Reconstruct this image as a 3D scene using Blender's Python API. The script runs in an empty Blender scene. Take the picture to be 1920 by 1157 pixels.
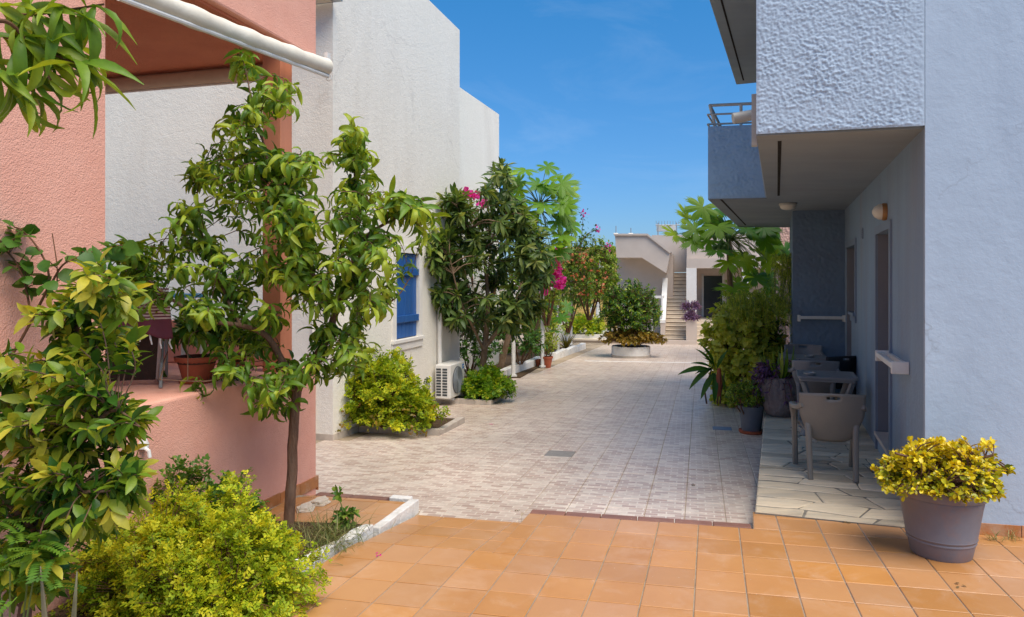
import bpy, math, random
import numpy as np
from mathutils import Vector, noise, Matrix
random.seed(7)
RNG = np.random.default_rng(7)
SC = bpy.context.scene
COL = SC.collection

# ------------------------------------------------------------------ camera, sky, sun, exposure
F, HZ, CZ = 1350.0, 525.0, 1.75            # focal length and horizon in photo pixels, eye height in metres
cam = bpy.data.cameras.new('camera')
camo = bpy.data.objects.new('camera', cam)
COL.objects.link(camo)
camo.location = (0, 0, CZ)
camo.rotation_euler = (math.pi / 2, 0, 0)
cam.sensor_fit = 'HORIZONTAL'
cam.sensor_width = 36
cam.lens = 36 * F / 1920
cam.shift_y = -(578.5 - HZ) / 1920
cam.clip_end = 3000
cam.clip_start = 0.05
SC.camera = camo

SUN_EL, SUN_AZ = math.radians(60), math.radians(144)      # azimuth clockwise from +Y (the viewing direction)
w = bpy.data.worlds.new('World')
SC.world = w
w.use_nodes = True
wn = w.node_tree
wn.nodes.clear()
sky = wn.nodes.new('ShaderNodeTexSky')
sky.sky_type = 'NISHITA'
sky.sun_disc = False
sky.sun_elevation = SUN_EL
sky.sun_rotation = SUN_AZ
sky.air_density = 1.0
sky.dust_density = 0.6
sky.ozone_density = 2.5
# clear maritime air: tint the whole sky a deeper blue, evenly round the horizon
tc = wn.nodes.new('ShaderNodeTexCoord')
sx = wn.nodes.new('ShaderNodeSeparateXYZ')
wn.links.new(tc.outputs['Generated'], sx.inputs[0])
tint = wn.nodes.new('ShaderNodeValToRGB')
tint.color_ramp.elements[0].position = .02
tint.color_ramp.elements[0].color = (.33, .46, .68, 1)
tint.color_ramp.elements[1].position = .42
tint.color_ramp.elements[1].color = (.17, .64, .90, 1)
wn.links.new(sx.outputs['Z'], tint.inputs[0])
hs = wn.nodes.new('ShaderNodeMixRGB')
hs.blend_type = 'MULTIPLY'
hs.inputs[0].default_value = 1
wn.links.new(tint.outputs[0], hs.inputs[2])
bg = wn.nodes.new('ShaderNodeBackground')
bg.inputs['Strength'].default_value = 0.15
wo = wn.nodes.new('ShaderNodeOutputWorld')
wn.links.new(sky.outputs[0], hs.inputs[1])
wmap = wn.nodes.new('ShaderNodeMapping')
wmap.inputs['Scale'].default_value = (2.2, 2.2, 7)
wmap.inputs['Rotation'].default_value = (.2, .3, .5)
wn.links.new(tc.outputs['Generated'], wmap.inputs[0])
wns = wn.nodes.new('ShaderNodeTexNoise')
wns.inputs['Scale'].default_value = 1.6
wns.inputs['Detail'].default_value = 7
wns.inputs['Roughness'].default_value = .62
wns.inputs['Distortion'].default_value = .6
wn.links.new(wmap.outputs[0], wns.inputs['Vector'])
wrm = wn.nodes.new('ShaderNodeMapRange')
wrm.inputs['From Min'].default_value = .52
wrm.inputs['From Max'].default_value = .80
wrm.inputs['To Max'].default_value = .09
wn.links.new(wns.outputs['Fac'], wrm.inputs[0])
wmx = wn.nodes.new('ShaderNodeMixRGB')
wn.links.new(wrm.outputs[0], wmx.inputs[0])
wn.links.new(hs.outputs[0], wmx.inputs[1])
wmx.inputs[2].default_value = (5.2, 5.6, 6.2, 1)
wn.links.new(wmx.outputs[0], bg.inputs[0])
wn.links.new(bg.outputs[0], wo.inputs[0])
sun = bpy.data.lights.new('sun', 'SUN')
sun.energy = 3.9
sun.angle = math.radians(52)
sun.color = (1.0, 0.885, 0.74)
suno = bpy.data.objects.new('sun', sun)
COL.objects.link(suno)
sdir = Vector((math.sin(SUN_AZ) * math.cos(SUN_EL), math.cos(SUN_AZ) * math.cos(SUN_EL), math.sin(SUN_EL)))
suno.rotation_euler = sdir.to_track_quat('Z', 'Y').to_euler()
suno.location = (0, 0, 30)
SC.view_settings.view_transform = 'Standard'
SC.view_settings.look = 'None'
SC.view_settings.gamma = 1
SC.view_settings.exposure = 0.34
SC.cycles.use_denoising = True
SC.cycles.max_bounces = 8

# ------------------------------------------------------------------ coordinates
K1, K2, G0, ZP = 0.02296, 0.0341, -0.039, -0.115


def pt(px, py, Y):
    return Vector(((px - 960) / F * Y, Y, CZ - (py - HZ) / F * Y))


def xat(px, Y):
    return (px - 960) / F * Y


def zo(x, y):
    return -K1 * y


def zg(x, y):
    return G0 - K2 * y


def zgy(y):
    return G0 - K2 * y


# ------------------------------------------------------------------ object helpers
ORG = {}


def link(o):
    COL.objects.link(o)
    return o


def tag(o, label=None, cat=None, group=None, kind=None):
    if label:
        o['label'] = label
    if cat:
        o['category'] = cat
    if group:
        o['group'] = group
    if kind:
        o['kind'] = kind
    return o


def thing(name, loc, label, cat, group=None, rz=0.0):
    o = link(bpy.data.objects.new(name, None))
    o.location = loc
    o.rotation_euler = (0, 0, rz)
    o.empty_display_size = 0.1
    ORG[o.name] = Vector(loc)
    return tag(o, label, cat, group)


def obj(name, mesh, mat=None, parent=None):
    if mat is not None and not mesh.materials:
        mesh.materials.append(mat)
    o = link(bpy.data.objects.new(name, mesh))
    if parent:
        o.parent = parent
        ORG[o.name] = ORG.get(parent.name, Vector())
    else:
        ORG[o.name] = Vector()
    return o


class MB:
    """collects polygons; build() links them as one mesh object (verts given in the parent's own frame unless world=True)"""

    def __init__(s):
        s.v, s.f = [], []

    def add(s, vs, fs):
        n = len(s.v)
        s.v += [tuple(v) for v in vs]
        s.f += [tuple(i + n for i in f) for f in fs]
        return s

    def box(s, c, d, rz=0.0, bev=0.0):
        x, y, z = d[0] / 2, d[1] / 2, d[2] / 2
        ca, sa = math.cos(rz), math.sin(rz)
        P = [(a * x, b * y, e * z) for e in (-1, 1) for (a, b) in ((-1, -1), (1, -1), (1, 1), (-1, 1))]
        P = [(c[0] + p[0] * ca - p[1] * sa, c[1] + p[0] * sa + p[1] * ca, c[2] + p[2]) for p in P]
        return s.add(P, [(3, 2, 1, 0), (4, 5, 6, 7), (0, 1, 5, 4), (1, 2, 6, 5), (2, 3, 7, 6), (3, 0, 4, 7)])

    def prism(s, poly, z0, z1):
        """plan polygon (counter-clockwise) between heights; z may be a function of x, y"""
        f0 = z0 if callable(z0) else (lambda x, y: z0)
        f1 = z1 if callable(z1) else (lambda x, y: z1)
        n = len(poly)
        vs = [(p[0], p[1], f0(p[0], p[1])) for p in poly] + [(p[0], p[1], f1(p[0], p[1])) for p in poly]
        fs = [tuple(range(n - 1, -1, -1)), tuple(range(n, 2 * n))]
        fs += [(i, (i + 1) % n, n + (i + 1) % n, n + i) for i in range(n)]
        return s.add(vs, fs)

    def hexa(s, a, b):
        """solid between two loops of equal length"""
        n = len(a)
        fs = [tuple(range(n - 1, -1, -1)), tuple(range(n, 2 * n))] + [(i, (i + 1) % n, n + (i + 1) % n, n + i) for i in range(n)]
        return s.add(list(a) + list(b), fs)

    def tube(s, pts, rad, n=6, cap=True, sq=1.0):
        pts = [Vector(p) for p in pts]
        if not hasattr(rad, '__len__'):
            rad = [rad] * len(pts)
        rings = []
        up = Vector((0, 0, 1))
        prev = None
        for i, p in enumerate(pts):
            d = (pts[min(i + 1, len(pts) - 1)] - pts[max(i - 1, 0)])
            if d.length < 1e-9:
                d = Vector((0, 0, 1))
            d.normalize()
            if prev is None:
                a = up if abs(d.z) < .95 else Vector((1, 0, 0))
                x = d.cross(a).normalized()
            else:
                x = (prev - d * prev.dot(d)).normalized()
            prev = x
            y = d.cross(x)
            rings.append([p + (x * math.cos(2 * math.pi * k / n) + y * math.sin(2 * math.pi * k / n) * sq) * rad[i] for k in range(n)])
        vs = [v for r in rings for v in r]
        fs = []
        for i in range(len(rings) - 1):
            for k in range(n):
                k2 = (k + 1) % n
                fs.append((i * n + k, i * n + k2, (i + 1) * n + k2, (i + 1) * n + k))
        if cap:
            fs.append(tuple(range(n - 1, -1, -1)))
            m = (len(rings) - 1) * n
            fs.append(tuple(range(m, m + n)))
        return s.add(vs, fs)

    def lathe(s, prof, c=(0, 0, 0), n=32, sx=1.0, sy=1.0):
        vs, fs = [], []
        for r, z in prof:
            for k in range(n):
                a = 2 * math.pi * k / n
                vs.append((c[0] + r * math.cos(a) * sx, c[1] + r * math.sin(a) * sy, c[2] + z))
        for i in range(len(prof) - 1):
            for k in range(n):
                k2 = (k + 1) % n
                fs.append((i * n + k, i * n + k2, (i + 1) * n + k2, (i + 1) * n + k))
        fs.append(tuple(range(n - 1, -1, -1)))
        m = (len(prof) - 1) * n
        fs.append(tuple(range(m, m + n)))
        return s.add(vs, fs)

    def sweep(s, pts, ws, hs, side=(1, 0, 0)):
        """rounded rectangular section w (along side) x h along a path"""
        pts = [Vector(p) for p in pts]
        rings = []
        for i, p in enumerate(pts):
            d = (pts[min(i + 1, len(pts) - 1)] - pts[max(i - 1, 0)]).normalized()
            x = Vector(side)
            x = (x - d * x.dot(d)).normalized()
            y = d.cross(x)
            W = ws[i] / 2 if hasattr(ws, '__len__') else ws / 2
            H = hs[i] / 2 if hasattr(hs, '__len__') else hs / 2
            c = .62
            sec = [(W, -H * c), (W, H * c), (W * c, H), (-W * c, H), (-W, H * c), (-W, -H * c), (-W * c, -H), (W * c, -H)]
            rings.append([p + x * a + y * b for a, b in sec])
        n = 8
        vs = [v for r in rings for v in r]
        fs = []
        for i in range(len(rings) - 1):
            for k in range(n):
                k2 = (k + 1) % n
                fs.append((i * n + k, i * n + k2, (i + 1) * n + k2, (i + 1) * n + k))
        fs.append(tuple(range(n - 1, -1, -1)))
        m = (len(rings) - 1) * n
        fs.append(tuple(range(m, m + n)))
        return s.add(vs, fs)

    def mesh(s, name, off=None, smooth=None):
        me = bpy.data.meshes.new(name)
        vs = s.v if off is None else [(v[0] - off[0], v[1] - off[1], v[2] - off[2]) for v in s.v]
        me.from_pydata(vs, [], s.f)
        me.validate()
        fix_normals(me)
        if smooth:
            me.shade_smooth()
            me.set_sharp_from_angle(angle=math.radians(smooth))
        return me

    def build(s, name, mat, parent=None, world=True, smooth=None):
        off = ORG.get(parent.name) if (parent and world) else None
        return obj(name, s.mesh(name, off, smooth), mat, parent)


def fix_normals(me):
    import bmesh
    bm = bmesh.new()
    bm.from_mesh(me)
    bmesh.ops.recalc_face_normals(bm, faces=bm.faces)
    bm.to_mesh(me)
    bm.free()


def bevel(o, wd=0.01, seg=2):
    m = o.modifiers.new('bevel', 'BEVEL')
    m.width = wd
    m.segments = seg
    m.limit_method = 'ANGLE'
    return o


def clip(poly, a, b):
    """keep the part of poly left of the line a->b"""
    out = []
    n = len(poly)

    def sd(p):
        return (b[0] - a[0]) * (p[1] - a[1]) - (b[1] - a[1]) * (p[0] - a[0])
    for i in range(n):
        p, q = poly[i], poly[(i + 1) % n]
        sp, sq = sd(p), sd(q)
        if sp >= 0:
            out.append(p)
        if (sp >= 0) != (sq >= 0):
            t = sp / (sp - sq)
            out.append((p[0] + (q[0] - p[0]) * t, p[1] + (q[1] - p[1]) * t))
    return out


def clip_conv(poly, reg):
    for i in range(len(reg)):
        poly = clip(poly, reg[i], reg[(i + 1) % len(reg)])
        if len(poly) < 3:
            return []
    return poly


def area(p):
    return 0.5 * sum(p[i][0] * p[(i + 1) % len(p)][1] - p[(i + 1) % len(p)][0] * p[i][1] for i in range(len(p)))


def inset(poly, d):
    """shrink a convex counter-clockwise polygon by d"""
    out = list(poly)
    n = len(poly)
    for i in range(n):
        a, b = poly[i], poly[(i + 1) % n]
        l = math.hypot(b[0] - a[0], b[1] - a[1])
        if l < 1e-6:
            continue
        nx, ny = -(b[1] - a[1]) / l * d, (b[0] - a[0]) / l * d
        out = clip(out, (a[0] + nx, a[1] + ny), (b[0] + nx, b[1] + ny))
        if len(out) < 3:
            return []
    return out


def inside(p, poly):
    return all((poly[(i + 1) % len(poly)][0] - poly[i][0]) * (p[1] - poly[i][1]) - (poly[(i + 1) % len(poly)][1] - poly[i][1]) * (p[0] - poly[i][0]) >= 0 for i in range(len(poly)))


def slab(mb, poly, zf, th, bev=0.004):
    """a tile: plan polygon with a small chamfer, its top following zf"""
    inn = inset(poly, bev)
    if len(inn) != len(poly):
        mb.prism(poly, lambda x, y: zf(x, y) - th, zf)
        return
    n = len(poly)
    vs = [(p[0], p[1], zf(*p) - th) for p in poly] + [(p[0], p[1], zf(*p) - bev * .7) for p in poly] + [(p[0], p[1], zf(*p)) for p in inn]
    fs = [tuple(range(2 * n, 3 * n))]
    for i in range(n):
        j = (i + 1) % n
        fs += [(i, j, n + j, n + i), (n + i, n + j, 2 * n + j, 2 * n + i)]
    mb.add(vs, fs)


# ------------------------------------------------------------------ materials
def newmat(name):
    m = bpy.data.materials.new(name)
    m.use_nodes = True
    nt = m.node_tree
    return m, nt, nt.nodes['Principled BSDF'], nt.links


def ramp(nt, stops):
    r = nt.nodes.new('ShaderNodeValToRGB')
    e = r.color_ramp.elements
    while len(e) < len(stops):
        e.new(0.5)
    for i, (p, c) in enumerate(stops):
        e[i].position = p
        e[i].color = (*c, 1)
    return r


def noise_node(nt, scale, detail=4, rough=.6, vec=None, dist=0):
    t = nt.nodes.new('ShaderNodeTexNoise')
    t.inputs['Scale'].default_value = scale
    t.inputs['Detail'].default_value = detail
    t.inputs['Roughness'].default_value = rough
    t.inputs['Distortion'].default_value = dist
    if vec is not None:
        nt.links.new(vec, t.inputs['Vector'])
    return t


def mat(name, c1, c2=None, rough=.8, spec=.35, vscale=2.0, stain=None, sscale=.7, bumps=(), metal=0, objrand=0.0, stretch=None, hue2=None, cracks=None):
    """c1..c2 noise-mottled colour, optional stain (colour, amount); bumps: (scale, strength, distance, kind)"""
    m, nt, p, L = newmat(name)
    g = nt.nodes.new('ShaderNodeNewGeometry')
    pos = g.outputs['Position']
    if stretch:
        mp = nt.nodes.new('ShaderNodeMapping')
        mp.inputs['Scale'].default_value = stretch
        L.new(pos, mp.inputs['Vector'])
        spos = mp.outputs[0]
    else:
        spos = pos
    c2 = c2 or tuple(x * .88 for x in c1)
    n1 = noise_node(nt, vscale, 6, .65, spos)
    r = ramp(nt, [(.32, c2), (.68, c1)])
    L.new(n1.outputs['Fac'], r.inputs[0])
    col = r.outputs[0]
    if stain:
        n2 = noise_node(nt, sscale, 8, .7, spos, .4)
        r2 = ramp(nt, [(.5, (0, 0, 0)), (.72, (stain[1],) * 3)])
        L.new(n2.outputs['Fac'], r2.inputs[0])
        mx = nt.nodes.new('ShaderNodeMixRGB')
        L.new(r2.outputs[0], mx.inputs[0])
        L.new(col, mx.inputs[1])
        mx.inputs[2].default_value = (*stain[0], 1)
        col = mx.outputs[0]
    if objrand:
        oi = nt.nodes.new('ShaderNodeObjectInfo')
        mr = nt.nodes.new('ShaderNodeMapRange')
        mr.inputs['To Min'].default_value = 1 - objrand
        mr.inputs['To Max'].default_value = 1 + objrand
        L.new(oi.outputs['Random'], mr.inputs[0])
        mx = nt.nodes.new('ShaderNodeMixRGB')
        mx.blend_type = 'MULTIPLY'
        mx.inputs[0].default_value = 1
        L.new(col, mx.inputs[1])
        L.new(mr.outputs[0], mx.inputs[2])
        col = mx.outputs[0]
        if hue2:
            wn_ = nt.nodes.new('ShaderNodeTexWhiteNoise')
            wn_.noise_dimensions = '1D'
            L.new(oi.outputs['Random'], wn_.inputs['W'])
            sc_ = nt.nodes.new('ShaderNodeMath')
            sc_.operation = 'MULTIPLY'
            sc_.inputs[1].default_value = hue2[1]
            L.new(wn_.outputs['Value'], sc_.inputs[0])
            mh_ = nt.nodes.new('ShaderNodeMixRGB')
            L.new(sc_.outputs[0], mh_.inputs[0])
            L.new(col, mh_.inputs[1])
            mh_.inputs[2].default_value = (*hue2[0], 1)
            col = mh_.outputs[0]
    if cracks:
        nd = noise_node(nt, 2.5, 5, .6, pos)
        mxv = nt.nodes.new('ShaderNodeMixRGB')
        mxv.inputs[0].default_value = .35
        L.new(pos, mxv.inputs[1])
        L.new(nd.outputs['Color'], mxv.inputs[2])
        vo = nt.nodes.new('ShaderNodeTexVoronoi')
        vo.feature = 'DISTANCE_TO_EDGE'
        vo.inputs['Scale'].default_value = cracks[0]
        L.new(mxv.outputs[0], vo.inputs['Vector'])
        rc = ramp(nt, [(0, (1, 1, 1)), (.006, (0, 0, 0))])
        L.new(vo.outputs['Distance'], rc.inputs[0])
        nm_ = noise_node(nt, .9, 3, .5, pos)
        rm = ramp(nt, [(.52, (0, 0, 0)), (.60, (cracks[1],) * 3)])
        L.new(nm_.outputs['Fac'], rm.inputs[0])
        mm = nt.nodes.new('ShaderNodeMath')
        mm.operation = 'MULTIPLY'
        L.new(rc.outputs[0], mm.inputs[0])
        L.new(rm.outputs[0], mm.inputs[1])
        mc = nt.nodes.new('ShaderNodeMixRGB')
        L.new(mm.outputs[0], mc.inputs[0])
        L.new(col, mc.inputs[1])
        mc.inputs[2].default_value = (.16, .15, .15, 1)
        col = mc.outputs[0]
    L.new(col, p.inputs['Base Color'])
    p.inputs['Roughness'].default_value = rough
    p.inputs['Specular IOR Level'].default_value = spec
    p.inputs['Metallic'].default_value = metal
    last = None
    for (sc, st, di, kind) in bumps:
        if kind == 'v':
            t = nt.nodes.new('ShaderNodeTexVoronoi')
            t.feature = 'SMOOTH_F1'
            t.inputs['Scale'].default_value = sc
            L.new(pos, t.inputs['Vector'])
            out = t.outputs['Distance']
        else:
            t = noise_node(nt, sc, 3 if kind == 'n' else 6, .55, spos if kind == 's' else pos, .3)
            out = t.outputs['Fac']
        b = nt.nodes.new('ShaderNodeBump')
        b.inputs['Strength'].default_value = st
        b.inputs['Distance'].default_value = di
        L.new(out, b.inputs['Height'])
        if last:
            L.new(last, b.inputs['Normal'])
        last = b.outputs[0]
    if last:
        L.new(last, p.inputs['Normal'])
    return m


def leafmat(name, stops, rough=.42, trans=.32, rnd=.35, spec=.35):
    m, nt, p, L = newmat(name)
    at = nt.nodes.new('ShaderNodeAttribute')
    at.attribute_name = 'tone'
    g = nt.nodes.new('ShaderNodeNewGeometry')
    ma = nt.nodes.new('ShaderNodeMath')
    ma.operation = 'MULTIPLY_ADD'
    L.new(g.outputs['Random Per Island'], ma.inputs[0])
    ma.inputs[1].default_value = rnd
    L.new(at.outputs['Fac'], ma.inputs[2])
    r = ramp(nt, stops)
    L.new(ma.outputs[0], r.inputs[0])
    n = noise_node(nt, 60, 2, .5, g.outputs['Position'])
    mr = nt.nodes.new('ShaderNodeMapRange')
    mr.inputs['To Min'].default_value = .8
    mr.inputs['To Max'].default_value = 1.2
    L.new(n.outputs['Fac'], mr.inputs[0])
    mx = nt.nodes.new('ShaderNodeMixRGB')
    mx.blend_type = 'MULTIPLY'
    mx.inputs[0].default_value = 1
    L.new(r.outputs[0], mx.inputs[1])
    L.new(mr.outputs[0], mx.inputs[2])
    L.new(mx.outputs[0], p.inputs['Base Color'])
    p.inputs['Roughness'].default_value = rough
    p.inputs['Specular IOR Level'].default_value = spec
    tr = nt.nodes.new('ShaderNodeBsdfTranslucent')
    br = nt.nodes.new('ShaderNodeMixRGB')
    br.blend_type = 'MULTIPLY'
    br.inputs[0].default_value = 1
    L.new(mx.outputs[0], br.inputs[1])
    br.inputs[2].default_value = (1.5, 1.35, .5, 1)
    L.new(br.outputs[0], tr.inputs[0])
    ms = nt.nodes.new('ShaderNodeMixShader')
    ms.inputs[0].default_value = trans
    L.new(p.outputs[0], ms.inputs[1])
    L.new(tr.outputs[0], ms.inputs[2])
    L.new(ms.outputs[0], nt.nodes['Material Output'].inputs['Surface'])
    return m


M = {}
M['pink'] = mat('pink stucco', (.84, .435, .325), (.78, .375, .275), .9, .2, 3, ((.68, .31, .235), .5), .8, [(150, .45, .006, 'v'), (95, .5, .010, 'n'), (30, .25, .012, 'n')])
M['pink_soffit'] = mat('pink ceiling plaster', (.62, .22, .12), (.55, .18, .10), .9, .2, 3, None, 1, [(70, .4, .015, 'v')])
M['white'] = mat('white stucco', (.88, .83, .735), (.84, .79, .695), .92, .15, 1.2, ((.70, .64, .55), .6), .6, [(85, .55, .010, 'n'), (45, .38, .014, 'n'), (13, .3, .02, 'n')], stretch=(1, 1, .3), cracks=(.5, .18))
M['white_trim'] = mat('white painted trim', (.82, .79, .74), (.75, .71, .65), .7, .3, 4, ((.6, .55, .48), .3), 2, [(40, .15, .01, 'n')])
M['blue_smooth'] = mat('pale blue painted wall', (.445, .53, .635), (.40, .48, .58), .75, .25, 1.3, ((.34, .41, .51), .7), .6, [(6, .22, .03, 'n'), (30, .16, .012, 'n'), (110, .2, .005, 'n')], stretch=(1, 1, .45), cracks=(.8, .3))
M['blue_rough'] = mat('pale blue coarse stucco', (.45, .535, .635), (.39, .47, .565), .8, .25, 5, None, 1, [(45, .25, .01, 'n')])
M['blue_far_shaded'] = mat('shade-toned blue coarse stucco', (.36, .50, .62), (.30, .43, .54), .8, .25, 5, None, 1, [(45, .25, .01, 'n')])  # far balcony's shade put into a bluer, darker copy of the stucco
M['blue_side_shaded'] = mat('shade-toned blue wall', (.27, .36, .46), (.235, .30, .385), .8, .25, 1.5, ((.28, .28, .31), .7), .8, [(60, .6, .012, 's'), (90, .4, .008, 'n'), (14, .35, .02, 'n')], stretch=(1.5, 1.5, .3))  # darker copy of the front wall blue; porch shade is in the colour
M['blue_end_shaded'] = mat('shade-toned blue end wall', (.185, .265, .355), (.165, .215, .29), .75, .3, 2.0, ((.22, .23, .28), .6), .7, [(16, .45, .03, 'v'), (40, .2, .01, 'n')])  # darkest copy of the blue, with shade at the porch end mixed in
M['soffit'] = mat('grey cement soffit', (.31, .345, .37), (.255, .285, .31), .85, .2, 1.4, ((.24, .235, .23), .5), .7, [(30, .2, .01, 'n')], stretch=(.4, 1, 1))
M['blue_trim'] = mat('grey blue door trim', (.225, .28, .36), (.20, .24, .31), .6, .3, 3, None, 1, [(30, .1, .005, 'n')])
M['dark'] = mat('dark joint', (.035, .03, .028), (.02, .018, .016), .9, .1, 5)
M['doorleaf'] = mat('dark grey door', (.125, .125, .135), (.10, .10, .108), .5, .35, 2, None, 1, [(20, .1, .005, 'n')])
M['reveal'] = mat('mauve grey door reveal', (.25, .255, .28), (.22, .225, .245), .7, .25, 3)
M['stone_sill'] = mat('beige marble sill', (.62, .53, .45), (.53, .44, .38), .4, .4, 6)
M['orange'] = mat('orange terracotta tile', (.54, .25, .074), (.475, .205, .054), .34, .5, 2.6, ((.60, .345, .19), .8), 3.0, [(6, .06, .01, 'n'), (90, .05, .002, 'n')], objrand=.12, hue2=((.54, .30, .165), .5))
M['mortar'] = mat('brown grey grout', (.40, .32, .24), (.27, .21, .16), .95, .1, 12, None, 1, [(120, .4, .004, 'n')])
M['nosing'] = mat('mauve brown edge tile', (.27, .125, .085), (.20, .095, .07), .5, .35, 9, ((.40, .25, .18), .4), 6, objrand=.1)
M['kerb_white'] = mat('white painted kerb', (.82, .80, .76), (.72, .68, .62), .85, .2, 7, ((.45, .39, .32), .7), 3.5, [(30, .5, .02, 'n'), (90, .3, .006, 'n')])
M['soil'] = mat('garden soil', (.13, .085, .05), (.07, .045, .027), 1, .05, 12, None, 1, [(40, .8, .03, 'n')])
M['stone'] = mat('beige flagstone', (.74, .60, .42), (.52, .43, .31), .7, .3, 3.5, ((.36, .335, .29), .6), 2.6, [(9, .4, .03, 's'), (50, .35, .008, 'n')], objrand=.24, stretch=(.55, 2.2, 1))
M['stone_joint'] = mat('grey cement joint', (.26, .235, .195), (.17, .15, .125), .95, .1, 14, None, 1, [(80, .5, .006, 'n')])
M['kerb_stone'] = mat('beige kerb stone', (.62, .54, .45), (.50, .42, .35), .8, .2, 9, None, 1, [(50, .3, .006, 'n')], objrand=.1)
M['skirt_orange'] = mat('orange skirting tile', (.52, .20, .06), (.40, .15, .05), .5, .35, 8, ((.65, .5, .36), .5), 7, objrand=.12)
M['taupe'] = mat('taupe plastic', (.215, .19, .16), (.19, .168, .145), .42, .45, 4, None, 1, [(150, .06, .002, 'n')])
M['grey_plastic'] = mat('grey plastic', (.235, .23, .23), (.20, .195, .195), .45, .45, 4, ((.17, .165, .16), .4), 6, [(150, .06, .002, 'n')])
M['black_plastic'] = mat('black plastic', (.03, .03, .033), (.02, .02, .022), .35, .45, 4)
M['pot_taupe'] = mat('faded mauve plastic pot', (.19, .185, .21), (.15, .145, .17), .55, .4, 3, ((.30, .15, .10), .5), 3.2, [(80, .06, .003, 'n')])
M['pot_grey'] = mat('blue grey pot', (.15, .16, .18), (.12, .125, .14), .5, .4, 4)
M['terracotta'] = mat('terracotta', (.40, .10, .045), (.31, .075, .035), .6, .3, 5)
M['urn'] = mat('weathered stone urn', (.30, .235, .215), (.15, .115, .11), .85, .2, 5, ((.42, .36, .33), .6), 4, [(12, .9, .04, 's'), (40, .5, .015, 'n')], stretch=(1.6, 1.6, .8))
M['fabric_awning'] = mat('cream awning fabric', (.80, .74, .62), (.72, .65, .53), .8, .2, 6, ((.60, .5, .38), .35), 2.5, [(8, .25, .02, 'n')])
M['fabric_shade'] = mat('beige rolled blind', (.66, .52, .40), (.55, .42, .32), .8, .2, 5)
M['post_pink'] = mat('salmon painted post', (.68, .27, .15), (.60, .225, .125), .55, .3, 5, None, 1, [(30, .1, .004, 's')], stretch=(3, 3, .4))
M['metal_white'] = mat('white painted metal', (.80, .78, .74), (.72, .69, .64), .45, .4, 8, ((.5, .42, .34), .35), 6)
M['metal_grey'] = mat('grey metal', (.42, .42, .42), (.34, .34, .34), .4, .5, 6, metal=.5)
M['rail'] = mat('beige rail', (.55, .52, .45), (.46, .43, .37), .5, .4, 6)
M['blue_wood'] = mat('blue painted wood', (.022, .115, .36), (.015, .085, .29), .45, .4, 6, ((.06, .19, .42), .4), 5, [(20, .25, .006, 's')], stretch=(6, 6, .5), objrand=.1)
M['ac_white'] = mat('off white enamel', (.78, .76, .71), (.72, .69, .64), .45, .4, 4)
M['ac_dark'] = mat('dark grille', (.06, .065, .07), (.045, .05, .055), .5, .4, 8)
M['ac_fan'] = mat('grey fan guard', (.28, .30, .32), (.23, .25, .27), .5, .4, 8)
M['badge'] = mat('blue badge', (.03, .22, .55), (.03, .2, .5), .4, .4, 4)
M['bark'] = mat('brown bark', (.24, .135, .085), (.13, .072, .047), .9, .15, 14, ((.21, .15, .11), .5), 9, [(28, .7, .02, 's'), (80, .4, .006, 'n')], stretch=(2, 2, .5))
M['bark_pale'] = mat('pale brown bark', (.26, .17, .105), (.16, .10, .06), .9, .15, 12, ((.42, .33, .24), .5), 8, [(24, .6, .02, 's')], stretch=(2, 2, .6))
M['twig'] = mat('reddish twig', (.17, .08, .04), (.12, .06, .03), .8, .2, 12)
M['green_stem'] = mat('green stem', (.17, .20, .05), (.12, .15, .04), .6, .3, 12)
M['cream_house'] = mat('cream pink render', (.62, .52, .44), (.57, .475, .40), .85, .2, 1.5, ((.52, .43, .36), .5), .5, [(50, .3, .01, 'n')])
M['cream_step'] = mat('cream step stone', (.70, .60, .47), (.60, .50, .39), .6, .3, 4)
M['step_dark'] = mat('brown step edge and tread shadow', (.26, .20, .15), (.2, .15, .11), .7, .3, 4)
M['yellow_house'] = mat('yellow render', (.72, .50, .16), (.66, .45, .14), .85, .2, 1)
M['shutter_grey'] = mat('pale roller shutter', (.60, .58, .54), (.54, .52, .49), .6, .3, 3)
M['pink_far'] = mat('dusty pink stucco', (.62, .40, .33), (.52, .32, .26), .9, .2, 4, None, 1, [(18, .8, .05, 'v')])
M['lamp_glass'] = mat('frosted lamp glass', (.75, .68, .56), (.70, .62, .50), .35, .5, 6)
M['lamp_brass'] = mat('tarnished brass rim', (.42, .20, .06), (.30, .14, .05), .45, .5, 8)
M['blue_cloth'] = mat('light blue cloth', (.14, .45, .72), (.12, .40, .66), .7, .3, 5)
M['sling'] = mat('dark brown mesh sling', (.035, .022, .016), (.022, .015, .012), .7, .3, 30)
M['flower_mag'] = leafmat('magenta bracts', [(0, (.42, .01, .22)), (.6, (.72, .03, .42)), (1, (.80, .12, .52))], .6, .35)
M['flower_org'] = leafmat('orange bracts', [(0, (.45, .11, .04)), (.6, (.62, .22, .09)), (1, (.66, .16, .14))], .6, .35)
M['ground'] = mat('dusty ground', (.34, .30, .24), (.26, .22, .17), .95, .1, .5)
M['plate'] = mat('grey concrete cover', (.30, .275, .25), (.24, .22, .20), .8, .2, 14, None, 1, [(70, .3, .006, 'n')])
M['glass_dark'] = mat('dark window glass', (.03, .035, .04), (.025, .028, .03), .12, .6, 2)
M['debris'] = mat('dry leaf litter', (.20, .13, .06), (.10, .07, .03), .9, .1, 30)
M['pale_chip'] = mat('pale chips', (.75, .68, .55), (.62, .5, .38), .9, .1, 30)

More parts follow.
